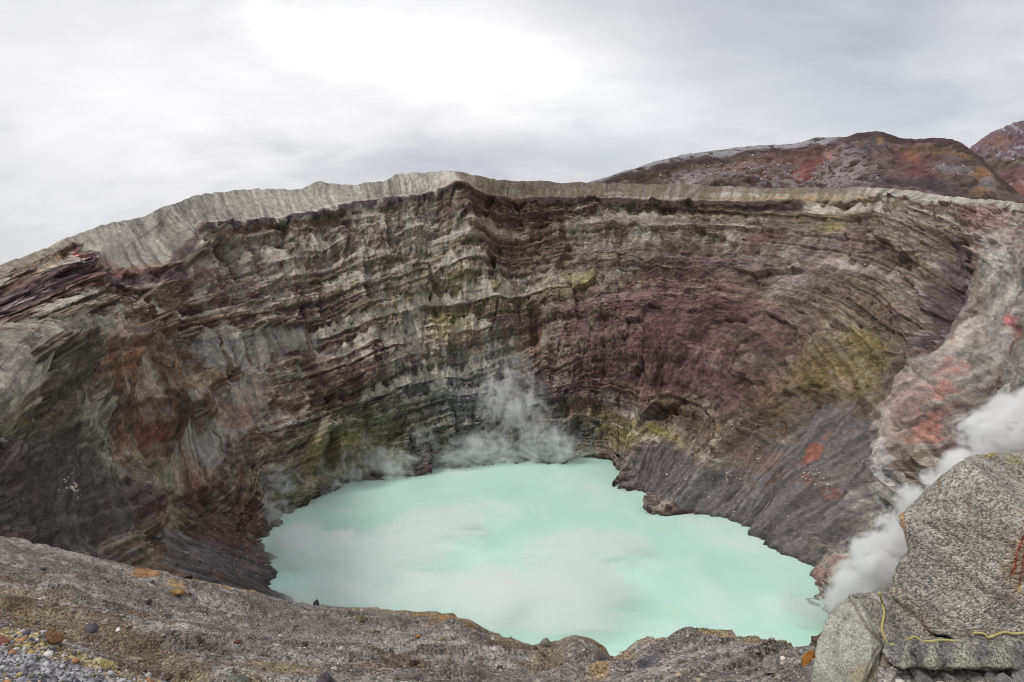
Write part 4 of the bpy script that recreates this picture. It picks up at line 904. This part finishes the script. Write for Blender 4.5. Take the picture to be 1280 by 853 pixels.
# ------------------------------------------------------------------ gravel and scree, too many to count
def scatter(name, pos, siz, colrs, label, cat, mat, seed=0):
    r_ = np.random.RandomState(seed)
    bm = bmesh.new(); bmesh.ops.create_icosphere(bm, subdivisions=1, radius=1)
    bm.verts.ensure_lookup_table(); bv = np.array([v_.co[:] for v_ in bm.verts]); bf = np.array([[v_.index for v_ in f_.verts] for f_ in bm.faces]); bm.free()
    n = len(pos); nv = len(bv)
    j = 1 + r_.uniform(-.35, .25, (n, nv, 1)); sc3 = r_.uniform(.6, 1.2, (n, 1, 3)); sc3[..., 2] *= .8
    an = r_.uniform(0, 6.28, n); ca, sa = np.cos(an)[:, None], np.sin(an)[:, None]
    V_ = bv[None]*j*sc3; x = V_[..., 0]*ca - V_[..., 1]*sa; y = V_[..., 0]*sa + V_[..., 1]*ca
    V_ = np.stack([x, y, V_[..., 2]], -1)*siz[:, None, None] + pos[:, None, :]
    Fs = (bf[None] + (np.arange(n)*nv)[:, None, None]).reshape(-1, 3)
    me = bpy.data.meshes.new(name); me.vertices.add(n*nv); me.vertices.foreach_set('co', V_.reshape(-1).astype(np.float32))
    me.loops.add(Fs.size); me.loops.foreach_set('vertex_index', Fs.reshape(-1).astype(np.int32)); me.polygons.add(len(Fs)); me.polygons.foreach_set('loop_start', np.arange(0, Fs.size, 3, dtype=np.int32))
    me.update(calc_edges=True); set_col(me, np.repeat(colrs[:, None, :], nv, 1)); me.materials.append(mat)
    o = bpy.data.objects.new(name, me); COL.objects.link(o); stuff(o, label, cat); return o
M_grav = rock_mat('loose_gravel', (8, 30), .2, .4, .02)
M_scree = rock_mat('scree_rock', (.5, 2), .2, .4, .2)
def pal(r_, n, cols, w=None):
    a = np.array([alb(q_) for q_ in cols]); return a[r_.choice(len(cols), n, p=w)]*r_.uniform(.75, 1.25, (n, 1))
r_ = np.random.RandomState(3)
PNf = PN.reshape(-1, 3); ok = np.nonzero((VV.ravel() < 1.0) & (sxp > -120) & (sxp < 1400) & (syp < 900))[0]
ix = r_.choice(ok, 21000); dd_ = np.hypot(PNf[ix, 0], PNf[ix, 1])
jit = np.stack([r_.uniform(-.5, .5, len(ix)), r_.uniform(-.5, .5, len(ix)), np.zeros(len(ix))], -1)*(dd_/F*2.2)[:, None]
siz = np.clip((.011*r_.pareto(2.6, len(ix)) + .014), .012, .085)*np.clip(dd_/14, .6, 2.0)
scatter('ash_gravel', PNf[ix]+jit, siz, pal(r_, len(ix), [(128, 124, 119), (150, 146, 140), (98, 93, 90), (138, 126, 104), (112, 99, 84), (186, 182, 176)], [.40, .2, .22, .07, .07, .04]), 'loose gravel strewn over the grey ash slope', 'gravel', M_grav, 4)
me_ = should.data; nvs = len(me_.vertices); co_ = np.empty(nvs*3, np.float32); me_.vertices.foreach_get('co', co_); co_ = co_.reshape(-1, 3).astype(float)
spx, spy = proj(co_); ok = np.nonzero((spx > -200) & (spx < 300) & (spy < 930))[0]; ix = r_.choice(ok, 8000)
dd_ = np.hypot(co_[ix, 0], co_[ix, 1])
siz = np.clip(.006*r_.pareto(2.4, len(ix)) + .007, .006, .032)
cl = pal(r_, len(ix), [(158, 158, 164), (196, 194, 194), (86, 86, 98), (178, 158, 104), (120, 118, 122), (222, 220, 214), (176, 130, 92)], [.28, .16, .22, .1, .14, .06, .04])
scatter('shoulder_gravel', co_[ix] + r_.uniform(-.015, .015, (len(ix), 3)), siz, cl*.66, 'coarse blue grey gravel with sulphur yellow bits on the shoulder', 'gravel', M_grav, 5)
# pale and dark rocks caught on the wall
Pw = P.reshape(-1, 3); sel = []
for (cx_, cy_, rx_, ry_, n_, s0, s1, kind) in [(925, 560, 40, 40, 90, .3, .9, 0), (880, 600, 50, 25, 60, .3, .9, 0), (90, 605, 12, 14, 26, .4, 1.1, 0), (100, 620, 12, 8, 12, .3, .8, 0), (1205, 370, 26, 50, 50, .3, .8, 0), (260, 690, 60, 40, 380, .3, 1.1, 1), (300, 700, 40, 30, 40, .3, .7, 0),
      (1030, 600, 20, 14, 14, .5, 1.2, 0), (950, 640, 60, 30, 60, .3, .9, 1), (780, 590, 30, 18, 60, .3, .7, 1), (640, 350, 620, 130, 260, .25, .7, 0), (1240, 440, 40, 90, 60, .3, .8, 0), (150, 560, 60, 40, 40, .3, .7, 0), (430, 570, 20, 20, 20, .3, .6, 0), (940, 640, 60, 30, 40, .3, .8, 0), (480, 233, 400, 10, 60, .25, .6, 1), (350, 255, 120, 20, 20, .3, .7, 0)]:
    cand = np.nonzero((((X-cx_)/rx_)**2 + ((Y-cy_)/ry_)**2 < 1) & (Tr > .02) & (Tr < .99) & (Pw[:, 2] > .5))[0]
    if len(cand) == 0: continue
    pk = r_.choice(cand, n_); sel.append((Pw[pk], s0 + (s1-s0)*r_.rand(n_)**3, pal(r_, n_, [(186, 178, 168), (150, 140, 130)] if kind == 0 else [(92, 76, 72), (70, 60, 58), (120, 108, 102)])))
scatter('scree', np.concatenate([q_[0] for q_ in sel]), np.concatenate([q_[1] for q_ in sel])*.66, np.concatenate([q_[2] for q_ in sel]), 'pale and dark fallen rocks caught on the crater wall', 'scree', M_scree, 6)
def hill_scree():
    o = bpy.data.objects['red_hill']; me = o.data; n = len(me.vertices); co = np.empty(n*3, np.float32); me.vertices.foreach_get('co', co); co = co.reshape(-1, 3).astype(float)
    x, y = proj(co); out = []
    for cx_, cy_, rx_, ry_, n_ in [(930, 214, 80, 12, 420), (1060, 212, 40, 28, 260), (870, 221, 50, 8, 120), (1010, 221, 60, 12, 200), (1190, 214, 34, 8, 60), (900, 188, 160, 14, 120)]:
        cand = np.nonzero((((x-cx_)/rx_)**2 + ((y-cy_)/ry_)**2 < 1))[0]
        if len(cand): out.append(co[r_.choice(cand, n_)])
    ps = np.concatenate(out); n_ = len(ps)
    scatter('hill_scree', ps, .5 + 1.2*r_.rand(n_)**3, pal(r_, n_, [(146, 134, 136), (126, 112, 114), (104, 90, 90)]), 'pale boulders strewn over the red hill', 'scree', M_scree, 7)
hill_scree()

# ------------------------------------------------------------------ steam
def steam_mat(name, dens, nscale, core, amp, det=4, off=0.0):
    m = bpy.data.materials.new(name); m.use_nodes = True; nt = m.node_tree; N = nt.nodes; L = nt.links
    for n in list(N): N.remove(n)
    out = N.new('ShaderNodeOutputMaterial'); vp = N.new('ShaderNodeVolumePrincipled'); L.new(vp.outputs[0], out.inputs['Volume'])
    vp.inputs['Color'].default_value = (1, 1, 1, 1); vp.inputs['Anisotropy'].default_value = 0.1
    tc = N.new('ShaderNodeTexCoord'); ln = N.new('ShaderNodeVectorMath'); ln.operation = 'LENGTH'; L.new(tc.outputs['Object'], ln.inputs[0])
    oi = N.new('ShaderNodeObjectInfo'); ad = N.new('ShaderNodeVectorMath'); ad.operation = 'ADD'; L.new(tc.outputs['Object'], ad.inputs[0]); L.new(oi.outputs['Location'], ad.inputs[1])
    no = N.new('ShaderNodeTexNoise'); no.inputs['Scale'].default_value = nscale; no.inputs['Detail'].default_value = det; no.inputs['Roughness'].default_value = .68; no.inputs['Distortion'].default_value = 1.2
    L.new(ad.outputs[0], no.inputs['Vector'])
    def mth(op, a, b, clamp=False):
        q = N.new('ShaderNodeMath'); q.operation = op; q.use_clamp = clamp
        for i_, v_ in enumerate((a, b)):
            if isinstance(v_, (int, float)): q.inputs[i_].default_value = v_
            else: L.new(v_, q.inputs[i_])
        return q.outputs[0]
    fall_ = mth('MULTIPLY', mth('SUBTRACT', 1.0, ln.outputs['Value']), core)
    nn = mth('SUBTRACT', mth('MULTIPLY', mth('SUBTRACT', no.outputs[0], .5), amp), off)
    edge = mth('MULTIPLY', mth('SUBTRACT', 1.0, ln.outputs['Value'], True), 4.0, True)
    d_ = mth('MULTIPLY', mth('MULTIPLY', mth('ADD', fall_, nn, True), edge), dens)
    L.new(d_, vp.inputs['Density'])
    return m
def puff_mesh():
    bm = bmesh.new(); bmesh.ops.create_icosphere(bm, subdivisions=3, radius=1); me = bpy.data.meshes.new('steam'); bm.to_mesh(me); bm.free(); return me
def plume(name, label, puffs, mat):
    """puffs: (px, py, distance, half sizes); the first carries the others"""
    base = puff_mesh(); base.materials.append(mat); root = None
    for (px, py, Yd, rx, ry, rz) in puffs:
        o = bpy.data.objects.new(name if root is None else 'steam_puff', base); COL.objects.link(o)
        loc = Vector(unproj(px, py, Yd)) if Yd else Vector(unproj_z(px, py, rz*.55))
        o.location = loc; o.scale = (rx, ry, rz)
        if root is None: root = o; stuff(o, label, 'steam')
        else:
            bpy.context.view_layer.update(); o.parent = root; o.matrix_parent_inverse = root.matrix_world.inverted()
    return root
m_dense = steam_mat('steam_dense', .95, 1.6, 1.25, 6.5, 9, .22)
m_wisp = steam_mat('steam_wisp', .30, 1.7, .75, 6.5, 9, .36)
m_veil = steam_mat('steam_veil', .22, 1.2, .9, 4.4, 8, .10)
plume('fumarole_steam', 'dense white steam pouring up behind the big boulder', [(1080, 730, 192, 11, 9, 9), (1100, 700, 188, 10, 9, 9), (1120, 668, 186, 7, 7, 8), (1142, 632, 186, 6, 7, 7), (1175, 604, 188, 6, 7, 5), (1205, 582, 190, 7, 8, 5), (1248, 543, 192, 13, 10, 9), (1284, 528, 192, 15, 10, 11), (1330, 520, 192, 16, 12, 12), (1230, 590, 192, 14, 9, 10), (1052, 748, 194, 7, 6, 7)], m_dense)
plume('shore_steam', 'thin steam rising from the far lake shore', [(690, 555, 370, 16, 8, 20), (655, 520, 376, 18, 9, 26), (620, 495, 382, 17, 9, 22), (645, 470, 390, 14, 8, 16), (700, 562, 372, 24, 8, 12), (560, 572, 364, 24, 8, 16), (520, 558, 360, 14, 8, 18), (455, 580, 346, 18, 8, 18), (430, 588, 338, 13, 7, 15), (610, 565, 370, 24, 8, 16), (490, 582, 348, 18, 8, 14), (400, 604, 326, 14, 8, 15), (440, 560, 350, 14, 8, 16), (540, 585, 362, 26, 8, 11), (640, 572, 374, 26, 8, 11)], m_wisp)
plume('vent_steam', 'small steam plume rising at the left lake shore', [(335, 652, 288, 8, 6, 9), (322, 628, 292, 8, 6, 10), (305, 605, 296, 12, 7, 11), (350, 600, 298, 12, 7, 9), (345, 640, 288, 10, 6, 9), (290, 620, 296, 10, 7, 10)], m_wisp)
plume('lake_steam', 'pale steam drifting over the milky water', [(400, 690, 0, 28, 20, 9), (480, 690, 0, 34, 24, 10), (540, 660, 0, 30, 24, 9), (680, 745, 0, 42, 28, 12), (590, 750, 0, 34, 22, 10), (370, 680, 0, 16, 16, 9), (730, 690, 0, 34, 24, 7), (1010, 760, 0, 12, 16, 6), (450, 740, 0, 34, 22, 9)], m_veil)
